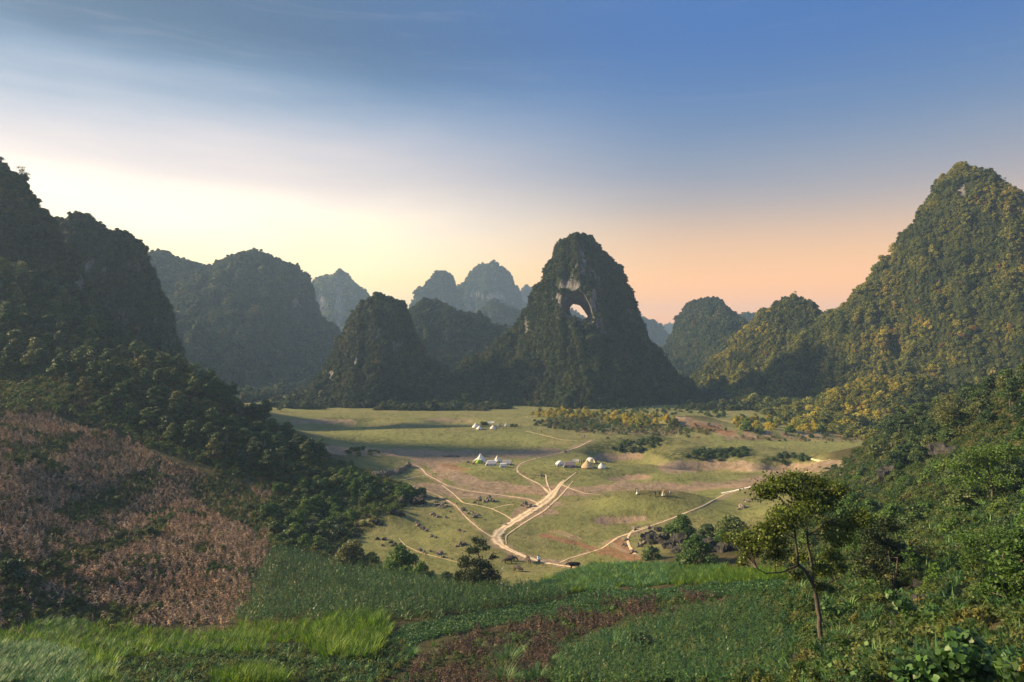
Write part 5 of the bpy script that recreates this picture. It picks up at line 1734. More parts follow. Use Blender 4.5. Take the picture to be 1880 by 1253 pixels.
# fountain grasses standing out of the withered crop
r7 = np.random.default_rng(77)
tuft_me = []
for i in range(3):
    mb = MB()
    n = 170
    a = r7.uniform(0, 6.28, n)
    rr = .45 * np.sqrt(r7.random(n))
    blades(mb, np.stack([rr * np.cos(a), rr * np.sin(a), 0 * a], 1), a + r7.normal(0, .4, n), r7.uniform(1.3, 2.6, n), .05, r7.uniform(.02, .4, n), r7.uniform(.8, 2.1, n), 5)
    tuft_me.append(mb.mesh('fountain_grass', M_BLUEGRASS))
for px, py, s, lab in [(932, 1222, 1.35, 'large fountain grass clump with pale arching tips, deepest in the withered crop'), (1053, 1212, 1.2, 'fountain grass clump in the middle of the withered crop'), (1125, 1196, 1.35, 'fountain grass clump beside the small dark shrub'),
                       (1104, 1200, .8, 'small fountain grass next to the tall clump'), (925, 1258, 1.2, 'fountain grass clump at the bottom of the withered crop'), (985, 1256, 1.0, 'low fountain grass between two bigger clumps at the bottom'), (1030, 1240, .9, 'ragged fountain grass below the middle clump'),
                       (758, 1205, .8, 'fountain grass at the corner of the creeping crop'), (955, 1205, .8, 'fountain grass leaning against the large clump')]:
    g = ground(px, py)[0]
    o = link('fountain_grass', tuft_me[px % 3])
    o.location = (g[0], g[1], g[2] - .05)
    o.scale = (s,) * 3
    o.rotation_euler = (0, 0, px * .7)
    tag(o, lab, 'grass clump')
for px, py, s, lab in [(1180, 1195, .9, 'small dark shrub among the fountain grasses'), (1228, 1145, .55, 'tiny bushy shrub in the withered crop'), (1165, 1165, .5, 'scraggy shrub with bare twigs behind the fountain grass'), (1415, 1215, .7, 'leafy shrub by the young maize'), (70, 925, .8, 'scrubby bush by the margin in the dry maize'), (300, 880, .9, 'dark bush at the top of the weedy strip'), (350, 945, .7, 'low bush in the heart of the dry maize'), (410, 1010, .6, 'small bush near the green maize in the dry field'), (150, 960, .8, 'weedy bush below the upper strip'), (370, 1090, .5, 'tiny bush low in the dry maize near the green maize'), (250, 1060, .6, 'tiny bush between the terrace step and the grass bank'), (130, 900, .9, 'low bush on the upper strip of the dry maize'), (60, 840, .8, 'dark bush high in the dry maize by the margin'), (395, 915, .8, 'green bush in the weedy corner of the dry maize'), (455, 935, .9, 'rounded bush at the weedy edge of the dry maize'), (330, 1000, .6, 'tiny shrub in the middle of the dry maize'), (180, 1020, .8, 'shrub along the long terrace step of the dry maize'), (90, 1045, .9, 'bushy shrub near the end of the long terrace step'), (240, 1120, .5, 'small weed bush low in the dry maize'), (20, 1060, 1.5, 'rounded bush on the terrace edge in the dry maize'), (275, 982, .9, 'dark bush on the terrace step of the dry maize'), (215, 925, 1.0, 'tussocky bush in the strip through the dry maize'), (960, 1175, .4, 'tiny shrub behind the large fountain grass')]:
    g = ground(px, py)[0]
    plant('shrub', K_DARKBUSH[px % 3], (g[0], g[1], g[2] - .1), s, px * .3, lab, 'shrub')


# trees standing out on the hills
def on_hill(key, px, py, front=True):
    V = HILLS[key][1]
    qx, qy = proj(V[:, 0], V[:, 1], V[:, 2])
    if py is None:
        k = np.abs(qx - px) < 3
        i = np.where(k)[0][np.argmin(qy[k])]
        return V[i]
    d = np.hypot(qx - px, qy - py)
    k = np.where(d < max(6, d.min() + 2))[0]
    return V[k[np.argmin(V[k, 1])]]


def sky_tree(key, px, s, label, leafm=M_FOREST, dz=0.0, seed=1):
    p = on_hill(key, px, None)
    r = np.random.default_rng(seed)
    root = empty('ridge_tree', (p[0], p[1], p[2] - 2.4 * s), r.uniform(0, 6.28), s)
    tm, cm = MB(), MB()
    tube(tm, [(0, 0, 0), (.1, 0, 2), (.2, .1, 4)], [.16, .12, .08], 5)
    for q in range(9):
        a = q * 2.4
        c = np.array((math.cos(a) * r.uniform(.5, 2.0), math.sin(a) * r.uniform(.5, 2.0), r.uniform(3.6, 6.4)))
        tube(tm, [(.2, .1, 3.2 + .1 * q), c * .6 + (0, 0, 1.2), c], [.06, .045, .02], 4)
        n = 60
        pp = c + r.normal(0, .42, (n, 3)) * (1, 1, .6)
        V, F = leaf_quads(pp, r.normal(size=(n, 3)) + (0, 0, .8), .34 * r.uniform(.6, 1.3, n), .7, r, .2)
        cm.add(V, F)
    tm.build('trunk', M_BARK, root)
    cm.build('crown', leafm, root)
    return tag(root, label, 'tree')


sky_tree('left_peak', 38, 1.3, 'tree leaning out from the shoulder of the towering dark hill', seed=2)
sky_tree('left_peak', 2, 1.1, 'thin tree on the crest of the towering dark hill', seed=3)
sky_tree('right_peak', 1619, .9, 'single small tree on the descending ridge of the great hill', seed=4, leafm=M_THICK)
sky_tree('right_peak', 1812, 1.0, 'sparse tree on the summit ridge of the great hill', seed=5, leafm=M_THICK)
sky_tree('right_peak', 1842, 1.0, 'tree at the end of the summit ridge of the great hill', seed=6, leafm=M_THICK)
sky_tree('lit_hill', 1458, 1.2, 'spreading tree on top of the warm sunlit hill', seed=7, leafm=M_THICK)
sky_tree('moon_hill', 1058, .8, 'small tree on the summit of the pierced hill', seed=9)
for i, (px, py, s) in enumerate([(1640, 622, 1.5), (1655, 600, 1.0), (1690, 585, .9), (1700, 612, 1.0), (1770, 622, 1.5), (1790, 608, 1.1), (1745, 618, .9), (1725, 640, 1.0), (1590, 700, 1.1), (1560, 722, 1.3), (1612, 650, .8), (1680, 560, .9), (1740, 560, 1.0), (1760, 520, .8),
                             (1690, 520, .9), (1800, 480, .8), (1640, 560, .8), (1580, 600, .7), (1530, 650, .8), (1450, 690, .7), (1350, 690, .7), (1320, 715, .9)]):
    key = 'lit_hill' if px < 1400 else 'right_peak'
    p = on_hill(key, px, py)
    plant('russet_tree', K_ORANGE[i % 3], (p[0], p[1], p[2] - .8), s, i * 1.3, 'russet orange tree on the lower slope of the great sunlit hill' if px >= 1400 else ('russet tree low on the warm sunlit hill beside the gap' if px > 1330 else 'broad russet tree at the very foot of the warm sunlit hill'), 'tree', 'russet trees on the great sunlit hill' if px >= 1400 else None)

# banana plants
M_BANANA = leaf_mat('banana_leaf', [(0, (0.07, 0.14, 0.035)), (1, (0.11, 0.19, 0.045))], trans=.3, vary=(.7, 1.3))
bm_ = MB()
blades(bm_, np.repeat([[0, 0, 1.6]], 9, 0), np.arange(9) * 2.4, r7.uniform(2.0, 2.8, 9), .55, r7.uniform(.15, .5, 9), r7.uniform(.9, 1.5, 9), 6)
ban_l = bm_.mesh('frond', M_BANANA)
bs_ = MB()
tube(bs_, [(0, 0, -.3), (.03, 0, 1), (0, 0, 1.9)], [.16, .13, .08], 7)
ban_s = bs_.mesh('stem', plain_mat('banana_stem', (.16, .17, .06), noise=.3))
for px, py, s, lab in [(1798, 765, 1.3, 'banana plant beside the dense dark tree on the hill'), (1815, 778, 1.0, 'smaller banana plant lower beside the dense dark tree'), (112, 628, 1.3, 'banana plant on the shadowed slope under the towering hill'), (60, 625, 1.1, 'smaller banana plant on the shadowed slope near the margin')]:
    g = ground(px, py)[0]
    o = empty('banana_plant', (g[0], g[1], g[2]), px * .4, s)
    link('stem', ban_s, o)
    link('foliage', ban_l, o)
    tag(o, lab, 'banana plant')

# ------------------------------------------------------------------ rocks and stone walls
M_ROCK = rock_mat('field_limestone', (0.07, 0.06, 0.052), (0.33, 0.28, 0.23), scale=.9, streak=1.5)
M_BLACKROCK = rock_mat('black_limestone', (0.018, 0.017, 0.02), (0.085, 0.078, 0.08), scale=.7, moss=(0.03, 0.04, 0.015), streak=1.5)
M_PINKROCK = rock_mat('rubble', (0.12, 0.09, 0.075), (0.36, 0.28, 0.235), scale=1.1, streak=1.2)
r8 = np.random.default_rng(88)


def rock_mesh(mat, spiky=0.0, flat=.6, sub=3):
    iv, if_ = ico(sub)
    o = r8.uniform(0, 50, 3)
    n = fbm(iv[:, 0] * 1.3 + o[0], iv[:, 1] * 1.3 + o[1], iv[:, 2] * 1.3 + o[2], 4, .6)
    n2 = np.abs(fbm(iv[:, 0] * 2.6 + o[1], iv[:, 1] * 2.6 + o[2], iv[:, 2] * .8, 3))
    v = iv * (1 + .75 * n - .5 * n2)[:, None]
    if spiky:
        v[:, 2] += spiky * np.clip(v[:, 2], 0, 1) * (.5 + 1.6 * np.abs(noise3(iv[:, 0] * 3 + o[0], iv[:, 1] * 3, 0)))
    v *= (1, r8.uniform(.7, 1.0), flat)
    v = np.round(v / .07) * .07 * .5 + v * .5
    mb = MB()
    mb.add(v * .5, if_)
    return mb.mesh('boulder', mat)


ROCKS = {'g': [rock_mesh(M_ROCK, .5, .75) for _ in range(5)], 'b': [rock_mesh(M_BLACKROCK, .35, .8) for _ in range(4)], 'p': [rock_mesh(M_PINKROCK, .1, .6) for _ in range(5)], 'f': [rock_mesh(M_ROCK, 0, .35) for _ in range(3)]}


def boulder(px, py, s, kind, label, group=None, name='boulder'):
    g = ground(px, py)[0]
    me = ROCKS[kind][int(r8.integers(len(ROCKS[kind])))]
    o = link(name, me)
    o.location = (g[0], g[1], g[2] + s * .08)
    o.scale = (s * r8.uniform(.9, 1.25), s * r8.uniform(.8, 1.1), s * r8.uniform(.8, 1.15))
    o.rotation_euler = (r8.normal(0, .12), r8.normal(0, .12), r8.uniform(0, 6.28))
    return tag(o, label, 'rock', group)


SETS = [
    ('g', 'jagged boulder in the big rock group beside the pale dry-bed track', [(879, 919, 4.4), (898, 920, 4.2), (888, 922, 2.4), (871, 924, 2), (906, 922, 2.4), (878, 926, 1.4)]),
    ('g', 'craggy boulder in the small group beside the broad sandy track', [(964, 926, 2.8), (973, 931, 2.6), (957, 929, 1.6), (983, 931, 1.6), (968, 933, 1.2), (990, 927, 1.0)]),
    ('f', 'low rock in the broken shelf by the thicket spur', [(790, 914, 2.6), (798, 922, 3.2), (806, 927, 3.0), (814, 924, 3.0), (820, 930, 2.4), (810, 932, 2.4), (795, 930, 2.2), (783, 912, 2.2), (817, 917, 2.0), (802, 915, 1.6)]),
    ('b', 'big dark boulder under the bushes at the end of the thicket', [(768, 924, 5.2), (758, 925, 3.6), (735, 925, 4.6), (724, 922, 3)]),
    ('b', 'dark rock on the lip of the grassy terrace', [(722, 943, 3.2), (733, 946, 2.8), (741, 947, 1.8), (690, 961, 2.8), (698, 963, 2.0), (655, 986, 2.8), (647, 983, 1.8), (680, 957, 1.4)]),
    ('b', 'small dark stone in the row on the near meadow', [(693, 991, 1.9), (706, 992, 1.9), (703, 1003, 1.5), (717, 997, 1.7), (724, 1001, 2.0), (735, 1003, 2.1), (742, 1006, 1.4), (646, 1010, 1.5), (720, 1003, 1.2)]),
    ('g', 'weathered rock in the line beside the small footpath', [(770, 1011, 2.3), (778, 1016, 1.6), (790, 1013, 1.3), (829, 1027, 1.2), (842, 1031, 1.6), (813, 1024, 1.6)]),
    ('g', 'tilted rock in the loose scatter on the near meadow', [(768, 966, 2.4), (776, 972, 2.6), (783, 976, 2.0), (765, 961, 1.4), (792, 986, 1.8), (800, 988, 1.5), (843, 975, 1.8), (851, 976, 1.2), (845, 1002, 2.4), (853, 1000, 1.8), (838, 1004, 1.4)]),
    ('g', 'scattered grey rock between the thin tracks', [(850, 937, 2.4), (860, 944, 1.8), (872, 950, 2.4), (880, 947, 1.8), (795, 947, 2.6), (803, 950, 1.6), (818, 951, 1.6), (826, 940, 1.5), (862, 939, 1.3), (890, 955, 1.2), (774, 931, 1.4), (838, 926, 1.2), (868, 942, 1.4)]),
    ('f', 'flat dark stone beside the bend of the broad track', [(918, 961, 1.6), (928, 964, 1.9), (933, 959, 1.6)]),
    ('b', 'black rock in the overgrown outcrop above the fodder grass', [(1190, 992, 5.0), (1206, 998, 5.6), (1220, 990, 4.5), (1240, 996, 5.0), (1262, 1002, 6.4), (1284, 1004, 5.4), (1305, 1012, 5.6), (1328, 1012, 5.2), (1345, 1008, 4.4), (1230, 1006, 4.0), (1212, 976, 3.0), (1248, 1014, 3.6), (1272, 1016, 3.4)]),
    ('g', 'grey rock by the looping path near the outcrop', [(1164, 973, 1.8), (1170, 970, 1.2), (1190, 970, 2.0), (1150, 993, 1.5), (1146, 1003, 1.8), (1175, 1004, 2.2), (1182, 1000, 1.8), (1162, 1016, 1.8), (1200, 972, 1.4)]),
    ('g', 'grey rock in the group on the bank beside the lone tree crown', [(1362, 932, 3.4), (1372, 922, 3.0), (1384, 917, 3.2), (1395, 915, 2.6), (1366, 920, 1.8), (1356, 936, 1.6)]),
]
for kind, lab, lst in SETS:
    for px, py, s in lst:
        boulder(px, py, s * (.8 if 'outcrop' in lab or 'thicket' in lab else .62), kind, lab, 'rocks: ' + lab)
pr = np.random.default_rng(9)
for k in range(60):
    t = pr.random()
    px, py = 1480 + 85 * t + pr.normal(0, 10), 886 - 22 * t + pr.normal(0, 7)
    boulder(px, py, pr.uniform(.8, 2.2), 'p', 'pinkish stone in the rubble spilling from the slope', 'rubble stones at the foot of the slope')
for px, py, s, kind, lab in [
    (1632, 884, 6.0, 'b', 'purplish outcrop low on the slope behind the lone tree'), (1712, 842, 7.0, 'b', 'long dark outcrop high on the slope'), (1738, 836, 5.0, 'b', 'dark crag at the upper end of the slope outcrop'),
    (1612, 912, 2.6, 'b', 'dark pointed rock in the scrub beside the rubble'), (1545, 862, 2.6, 'g', 'grey rock on top of the rubble'), (1700, 1085, 1.7, 'b', 'dark rock at the top of the gully'), (1688, 1120, 2.2, 'b', 'dark rock in the gully beside the young tree'),
    (1652, 1168, 1.3, 'b', 'rounded rock beside the end of the stone wall'), (1795, 1128, .9, 'b', 'dark slab beside the earth path'), (1396, 1112, .9, 'g', 'small stone in the creeping crop'), (255, 872, 2.0, 'b', 'dark rock in the middle of the dry maize hillside'),
    (806, 1018, 2.0, 'p', 'pale pinkish rock on the meadow footpath'), (992, 874, 1.8, 'g', 'isolated pale rock in front of the second camp')]:
    boulder(px, py, s, kind, lab)


def stone_wall(label, pts, size, rows, kind, seed):
    """loose stones laid along picture positions"""
    r = np.random.default_rng(seed)
    P = np.array(pts, float)
    g = ground(P[:, 0], P[:, 1])
    d = np.concatenate([[0], np.cumsum(np.linalg.norm(g[1:, :2] - g[:-1, :2], axis=1))])
    root = empty('stone_wall', g[0])
    t = 0.0
    while t < d[-1]:
        s = size * r.uniform(.75, 1.35)
        x, y = np.interp(t, d, g[:, 0]), np.interp(t, d, g[:, 1])
        for k in range(rows):
            if k and r.random() < .3:
                continue
            o = link('stone', ROCKS[kind][r.integers(len(ROCKS[kind]))], root)
            xx, yy = x + r.normal(0, size * .18), y + r.normal(0, size * .18)
            o.location = np.array((xx, yy, float(hz(xx, yy)) + size * (.1 + .55 * k))) - g[0]
            o.scale = (s * 1.25, s * 1.1, s * 1.15)
            o.rotation_euler = r.normal(0, .35, 3) + (0, 0, r.uniform(0, 6.28))
        t += s * .85
    return tag(root, label, 'wall')


stone_wall('tumbled dry stone wall running across the grass by the thicket', [(690, 878), (712, 873), (735, 868), (745, 862), (752, 855)], 1.5, 2, 'g', 1)
stone_wall('dark dry stone wall at the foot of the lone tree', [(1462, 1228), (1480, 1216), (1500, 1205), (1530, 1196), (1560, 1188), (1592, 1176)], .42, 3, 'b', 2)

# ------------------------------------------------------------------ skinned bodies
def skin_mesh(name, joints, edges, root, sub=1):
    me = bpy.data.meshes.new(name)
    me.from_pydata([j[0] for j in joints], edges, [])
    o = link(name, me)
    bpy.context.view_layer.objects.active = o
    o.modifiers.new('skin', 'SKIN').use_smooth_shade = True
    if not me.skin_vertices:
        with bpy.context.temp_override(active_object=o, object=o, selected_objects=[o]):
            bpy.ops.mesh.customdata_skin_add()
    for i, j in enumerate(joints):
        rr = j[1] if isinstance(j[1], tuple) else (j[1], j[1])
        me.skin_vertices[0].data[i].radius = rr
        me.skin_vertices[0].data[i].use_root = (i == root)
    ss = o.modifiers.new('smooth', 'SUBSURF')
    ss.levels = ss.render_levels = sub
    bpy.context.view_layer.update()
    d = bpy.context.evaluated_depsgraph_get()
    out = bpy.data.meshes.new_from_object(o.evaluated_get(d))
    bpy.data.objects.remove(o)
    bpy.data.meshes.remove(me)
    out.name = name
    return out


def paint(me, mats, rule):
    me.materials.clear()
    for m in mats:
        me.materials.append(m)
    V = np.empty(len(me.vertices) * 3, np.float32)
    me.vertices.foreach_get('co', V)
    V = V.reshape(-1, 3)
    idx = [rule(V[list(p.vertices)].mean(0)) for p in me.polygons]
    me.polygons.foreach_set('material_index', np.array(idx, np.int32))
    me.polygons.foreach_set('use_smooth', np.ones(len(idx), bool))
    me.update()
    return me


M_SKIN = plain_mat('skin', (.38, .22, .14), rough=.6)
M_HAIR = plain_mat('hair', (.015, .012, .01), rough=.5)
CLOTH = {k: plain_mat('cloth_' + k, c, rough=.9, noise=.15, nscale=8) for k, c in dict(white=(.8, .8, .78), black=(.02, .02, .024), navy=(.03, .04, .09), blue=(.16, .42, .75), orange=(.7, .25, .05), grey=(.2, .2, .21), brown=(.12, .075, .05), khaki=(.25, .2, .13), red=(.45, .06, .05)).items()}


def hand(joints, edges, w, dirv, side):
    """palm and five fingers from the wrist joint w"""
    b = np.array(joints[w][0])
    d = np.array(dirv, float)
    d /= np.linalg.norm(d)
    s = np.array(side, float)
    joints.append((tuple(b + d * .07), (.035, .018)))
    pi = len(joints) - 1
    edges.append((w, pi))
    for k, (o, L) in enumerate([(-.03, .07), (-.01, .085), (.01, .08), (.03, .06)]):
        joints.append((tuple(b + d * .10 + s * o), .009))
        edges.append((pi, len(joints) - 1))
        joints.append((tuple(b + d * (.10 + L) + s * o * 1.1), .008))
        edges.append((len(joints) - 2, len(joints) - 1))
    joints.append((tuple(b + d * .06 - s * .055), .010))
    edges.append((pi, len(joints) - 1))


def person(px, py, top, legs, label, rz=0.0, pose='stand', h=1.0, hat=None, dress=False, loc=None, group=None):
    J = [((0, 0, .95), (.15, .11)), ((0, .01, 1.15), (.14, .10)), ((0, 0, 1.38), (.17, .11)), ((0, 0, 1.50), .055), ((0, -.02, 1.60), (.085, .10)), ((0, -.01, 1.70), (.07, .08))]
    E = [(0, 1), (1, 2), (2, 3), (3, 4), (4, 5)]
    ride = pose == 'ride'
    sit = pose in ('ride', 'sit')
    for s in (-1, 1):
        n = len(J)
        if sit:
            pts = [((s * .10, -.05, .92), .095), ((s * .16, -.42, .88), .07), ((s * .17, -.38, .45), .05), ((s * .17, -.50, .42), .04)]
        else:
            a = .06 * s
            pts = [((s * .10, 0, .88), .095), ((s * .11, -.03 + a, .48), .065), ((s * .12, .02 - a, .09), .045), ((s * .13, -.14 - a, .04), .04)]
        J += pts
        E += [(0, n), (n, n + 1), (n + 1, n + 2), (n + 2, n + 3)]
        n = len(J)
        if ride:
            J += [((s * .20, 0, 1.42), .06), ((s * .28, -.22, 1.20), .045), ((s * .26, -.48, 1.12), .032)]
            dv = (0, -1, -.1)
        else:
            J += [((s * .20, 0, 1.42), .06), ((s * .26, .03, 1.16), .045), ((s * .27, -.06, .92), .032)]
            dv = (0, -.15, -1)
        E += [(2, n), (n, n + 1), (n + 1, n + 2)]
        hand(J, E, n + 2, dv, (0, 1, 0) if not ride else (1, 0, 0))
    me = skin_mesh('person', J, E, 0)
    zcut = .55 if dress else (.93 if not sit else .95)

    def rule(c):
        if c[2] > 1.52:
            return 0
        if abs(c[0]) > .235 and c[2] < 1.1 and not ride:
            return 0
        if not sit and c[2] < .09:
            return 3
        return 1 if c[2] > zcut else 2
    paint(me, [M_SKIN, CLOTH[top], CLOTH[legs], CLOTH['black']], rule)
    g = ground(px, py)[0] if loc is None else np.asarray(loc, float)
    o = link('person', me)
    o.location = (g[0], g[1], g[2])
    o.rotation_euler = (0, 0, rz)
    o.scale = (h, h, h)
    hm = MB()
    iv, if_ = ico(2)
    k = iv[:, 2] > -.35
    v = iv * (.105, .12, .115) + (0, .015, 1.665)
    fk = if_[(iv[if_][:, :, 2].mean(1) > -.1) | (iv[if_][:, :, 1].mean(1) > .25)]
    hm.add(v, fk)
    hm.build('hair', M_HAIR, o, True)
    if dress:
        dm = MB()
        a = np.arange(14) / 14 * 2 * math.pi
        rows = [(1.0, .16), (.7, .26), (.4, .36), (.12, .44)]
        V = np.concatenate([np.stack([rr * np.cos(a) * (1 + .06 * np.sin(5 * a)), rr * .85 * np.sin(a), np.full(14, z)], 1) for z, rr in rows])
        dm.add(V, [(i * 14 + q, (i + 1) * 14 + q, (i + 1) * 14 + (q + 1) % 14, i * 14 + (q + 1) % 14) for i in range(3) for q in range(14)])
        dm.build('skirt', CLOTH[legs], o, True)
    if hat:
        ht = MB()
        a = np.arange(14) / 14 * 2 * math.pi
        V = np.concatenate([np.stack([r_ * np.cos(a), r_ * np.sin(a), np.full(14, z)], 1) for r_, z in ((.22, 1.70), (.10, 1.78), (.01, 1.84))])
        ht.add(V, [(i * 14 + q, i * 14 + (q + 1) % 14, (i + 1) * 14 + (q + 1) % 14, (i + 1) * 14 + q) for i in range(2) for q in range(14)])
        ht.build('hat', CLOTH[hat], o, True)
    return tag(o, label, 'person', group)


M_BUFFALO = plain_mat('buffalo_hide', (.075, .062, .055), rough=.8, noise=.3, nscale=3)
M_BLACKHIDE = plain_mat('black_hide', (.012, .011, .012), rough=.7, noise=.2, nscale=3)
M_BROWNHIDE = plain_mat('brown_hide', (.20, .10, .05), rough=.8, noise=.2, nscale=3)
M_HORN = plain_mat('horn', (.10, .09, .08), rough=.5)


def buffalo(px, py, rz, mat, label, graze=True, s=1.0, name='buffalo', cat='buffalo', head_side=0.0):
    hx = [(1.0, 0, 1.02), (1.32, head_side, .72), (1.50, head_side * 1.4, .34)] if graze else [(1.05, 0, 1.25), (1.42, head_side, 1.18), (1.72, head_side * 1.4, .98)]
    J = [((-.15, 0, 1.02), (.44, .40)), ((-.85, 0, 1.12), (.34, .34)), ((-1.08, 0, 1.12), (.2, .24)), ((.55, 0, 1.10), (.36, .38)), (hx[0], (.2, .24)), (hx[1], (.15, .17)), (hx[2], (.10, .11))]
    E = [(0, 1), (1, 2), (0, 3), (3, 4), (4, 5), (5, 6)]
    for sd in (-1, 1):
        n = len(J)
        J += [((-.88, sd * .2, .82), (.19, .15)), ((-.72, sd * .22, .62), .12), ((-1.0, sd * .22, .42), .075), ((-.94, sd * .22, .08), .065), ((-.86, sd * .22, .03), .07)]
        E += [(1, n), (n, n + 1), (n + 1, n + 2), (n + 2, n + 3), (n + 3, n + 4)]
        n = len(J)
        o_ = .12 * sd
        J += [((.58, sd * .2, .75), (.15, .14)), ((.56 + o_, sd * .21, .42), .085), ((.58 + o_ * .5, sd * .21, .08), .062), ((.66 + o_ * .5, sd * .21, .03), .068)]
        E += [(3, n), (n, n + 1), (n + 1, n + 2), (n + 2, n + 3)]
    n = len(J)
    J += [((-1.26, 0, 1.0), .035), ((-1.30, .04, .65), .025), ((-1.28, .06, .42), .04)]
    E += [(2, n), (n, n + 1), (n + 1, n + 2)]
    me = skin_mesh(name, J, E, 0)
    paint(me, [mat], lambda c: 0)
    g = ground(px, py)[0]
    o = link(name, me)
    o.location = (g[0], g[1], g[2] - .02)
    o.rotation_euler = (0, 0, rz)
    o.scale = (s,) * 3
    p = np.array(hx[1]) + (-.05, 0, .12)
    for sd in (-1, 1):
        hm = MB()
        tube(hm, [p + (0, sd * .08, 0), p + (-.05, sd * .32, .06), p + (-.22, sd * .48, .14), p + (-.42, sd * .42, .20)], [.05, .042, .03, .008], 6)
        hm.build('horn', M_HORN, o, True)
        em = MB()
        e = p + (-.02, sd * .16, -.10)
        em.add([e, e + (-.03, sd * .12, .05), e + (-.02, sd * .24, -.02), e + (.0, sd * .12, -.07), e + (.03, sd * .12, 0)], [(0, 1, 4), (1, 2, 4), (2, 3, 4), (3, 0, 4), (1, 0, 3), (1, 3, 2)])
        em.build('ear', mat, o)
    return tag(o, label, cat)


M_TYRE = plain_mat('tyre', (.02, .02, .02), rough=.85)
M_METAL = plain_mat('steel', (.4, .4, .42), rough=.35, metal=.8)
PAINT = {k: plain_mat('paint_' + k, c, rough=.3, spec=.5) for k, c in dict(black=(.02, .02, .02), red=(.35, .03, .03), blue=(.05, .12, .4), white=(.7, .7, .7)).items()}


def torus(mb, c, R_, r_, n=18, m=6):
    a = np.arange(n) / n * 2 * math.pi
    b = np.arange(m) / m * 2 * math.pi
    V = [(c[0], c[1] + (R_ + r_ * math.cos(q)) * math.cos(p), c[2] + (R_ + r_ * math.cos(q)) * math.sin(p)) for p in a for q in b]
    V = np.array(V)
    V[:, 0] += np.tile(r_ * np.sin(b), n)
    mb.add(V, [(i * m + j, ((i + 1) % n) * m + j, ((i + 1) % n) * m + (j + 1) % m, i * m + (j + 1) % m) for i in range(n) for j in range(m)])


def motorbike(loc, rz, color, label, lean=0.0):
    root = empty('motorbike', loc, rz)
    root.rotation_euler = (0, lean, rz)
    for y in (-.62, .62):
        w = empty('wheel')
        w.parent = root
        t = MB()
        torus(t, (0, y, .29), .25, .05)
        t.build('tyre', M_TYRE, w, True)
        rm = MB()
        tube(rm, [(-.04, y, .29), (.04, y, .29)], [.06, .06], 10)
        for k in range(6):
            a = k * math.pi / 3
            tube(rm, [(0, y, .29), (0, y + .23 * math.cos(a), .29 + .23 * math.sin(a))], [.012, .012], 4)
        rm.build('rim', M_METAL, w)
    b = MB()
    V = []
    prof = [(-.95, .52, .10), (-.45, .62, .14), (-.1, .50, .16), (.25, .42, .14), (.5, .75, .12), (.62, .95, .08)]
    for y, z, w in prof:
        V += [(-w, -y, z - .14), (w, -y, z - .14), (w * .8, -y, z + .08), (-w * .8, -y, z + .08)]
    F = [(i * 4 + k, i * 4 + (k + 1) % 4, (i + 1) * 4 + (k + 1) % 4, (i + 1) * 4 + k) for i in range(5) for k in range(4)]
    b.add(V, F)
    b.build('body', PAINT[color], root, True)
    st = MB()
    box(st, (0, .38, .78), (.24, .85, .10))
    st.build('seat', M_TYRE, root)
    f = MB()
    for s in (-1, 1):
        tube(f, [(s * .07, -.62, .29), (s * .06, -.5, .85), (s * .06, -.45, 1.0)], [.025, .025, .02], 6)
    f.build('fork', M_METAL, root)
    hb_ = MB()
    tube(hb_, [(-.34, -.38, 1.06), (-.1, -.46, 1.0), (.1, -.46, 1.0), (.34, -.38, 1.06)], [.018] * 4, 6)
    hb_.build('handlebar', M_METAL, root)
    hl = MB()
    iv, if_ = ico(2)
    hl.add(iv * (.09, .07, .09) + (0, -.56, .92), if_)
    hl.build('headlight', PAINT['white'], root, True)
    ex = MB()
    tube(ex, [(.16, -.05, .28), (.17, .5, .32), (.18, .9, .38)], [.03, .05, .05], 8)
    ex.build('exhaust', M_METAL, root)
    return tag(root, label, 'motorbike')


# ------------------------------------------------------------------ tents
def cloth_mat(name, c, trans=.25):
    return plain_mat(name, c, rough=.85, noise=.05, nscale=2.0, trans=trans, bump=.02)


T_WHITE, T_GREY, T_PURPLE, T_BEIGE, T_GREEN, T_DARK = cloth_mat('canvas_white', (.80, .80, .80)), cloth_mat('canvas_grey', (.42, .41, .44)), cloth_mat('canvas_mauve', (.30, .255, .275)), cloth_mat('canvas_beige', (.62, .46, .28)), cloth_mat('nylon_green', (.38, .62, .06)), cloth_mat('tarpaulin_dark', (.05, .07, .055), .05)
T_LIGHTGREY = cloth_mat('canvas_pale_grey', (.60, .59, .63))


def surf(mb, rows, mat=0, close=True):
    rows = [np.asarray(r_, float) for r_ in rows]
    n = len(rows[0])
    V = np.concatenate(rows)
    F = [(i * n + k, i * n + (k + 1) % n, (i + 1) * n + (k + 1) % n, (i + 1) * n + k) for i in range(len(rows) - 1) for k in range(n if close else n - 1)]
    mb.add(V, F, mat)


def ropes(root, anchors, top_):
    m = MB()
    for a in anchors:
        tube(m, [top_(a), (a[0], a[1], 0.0)], [.012, .012], 3, cap=False)
    m.build('guy_rope', T_WHITE, root)


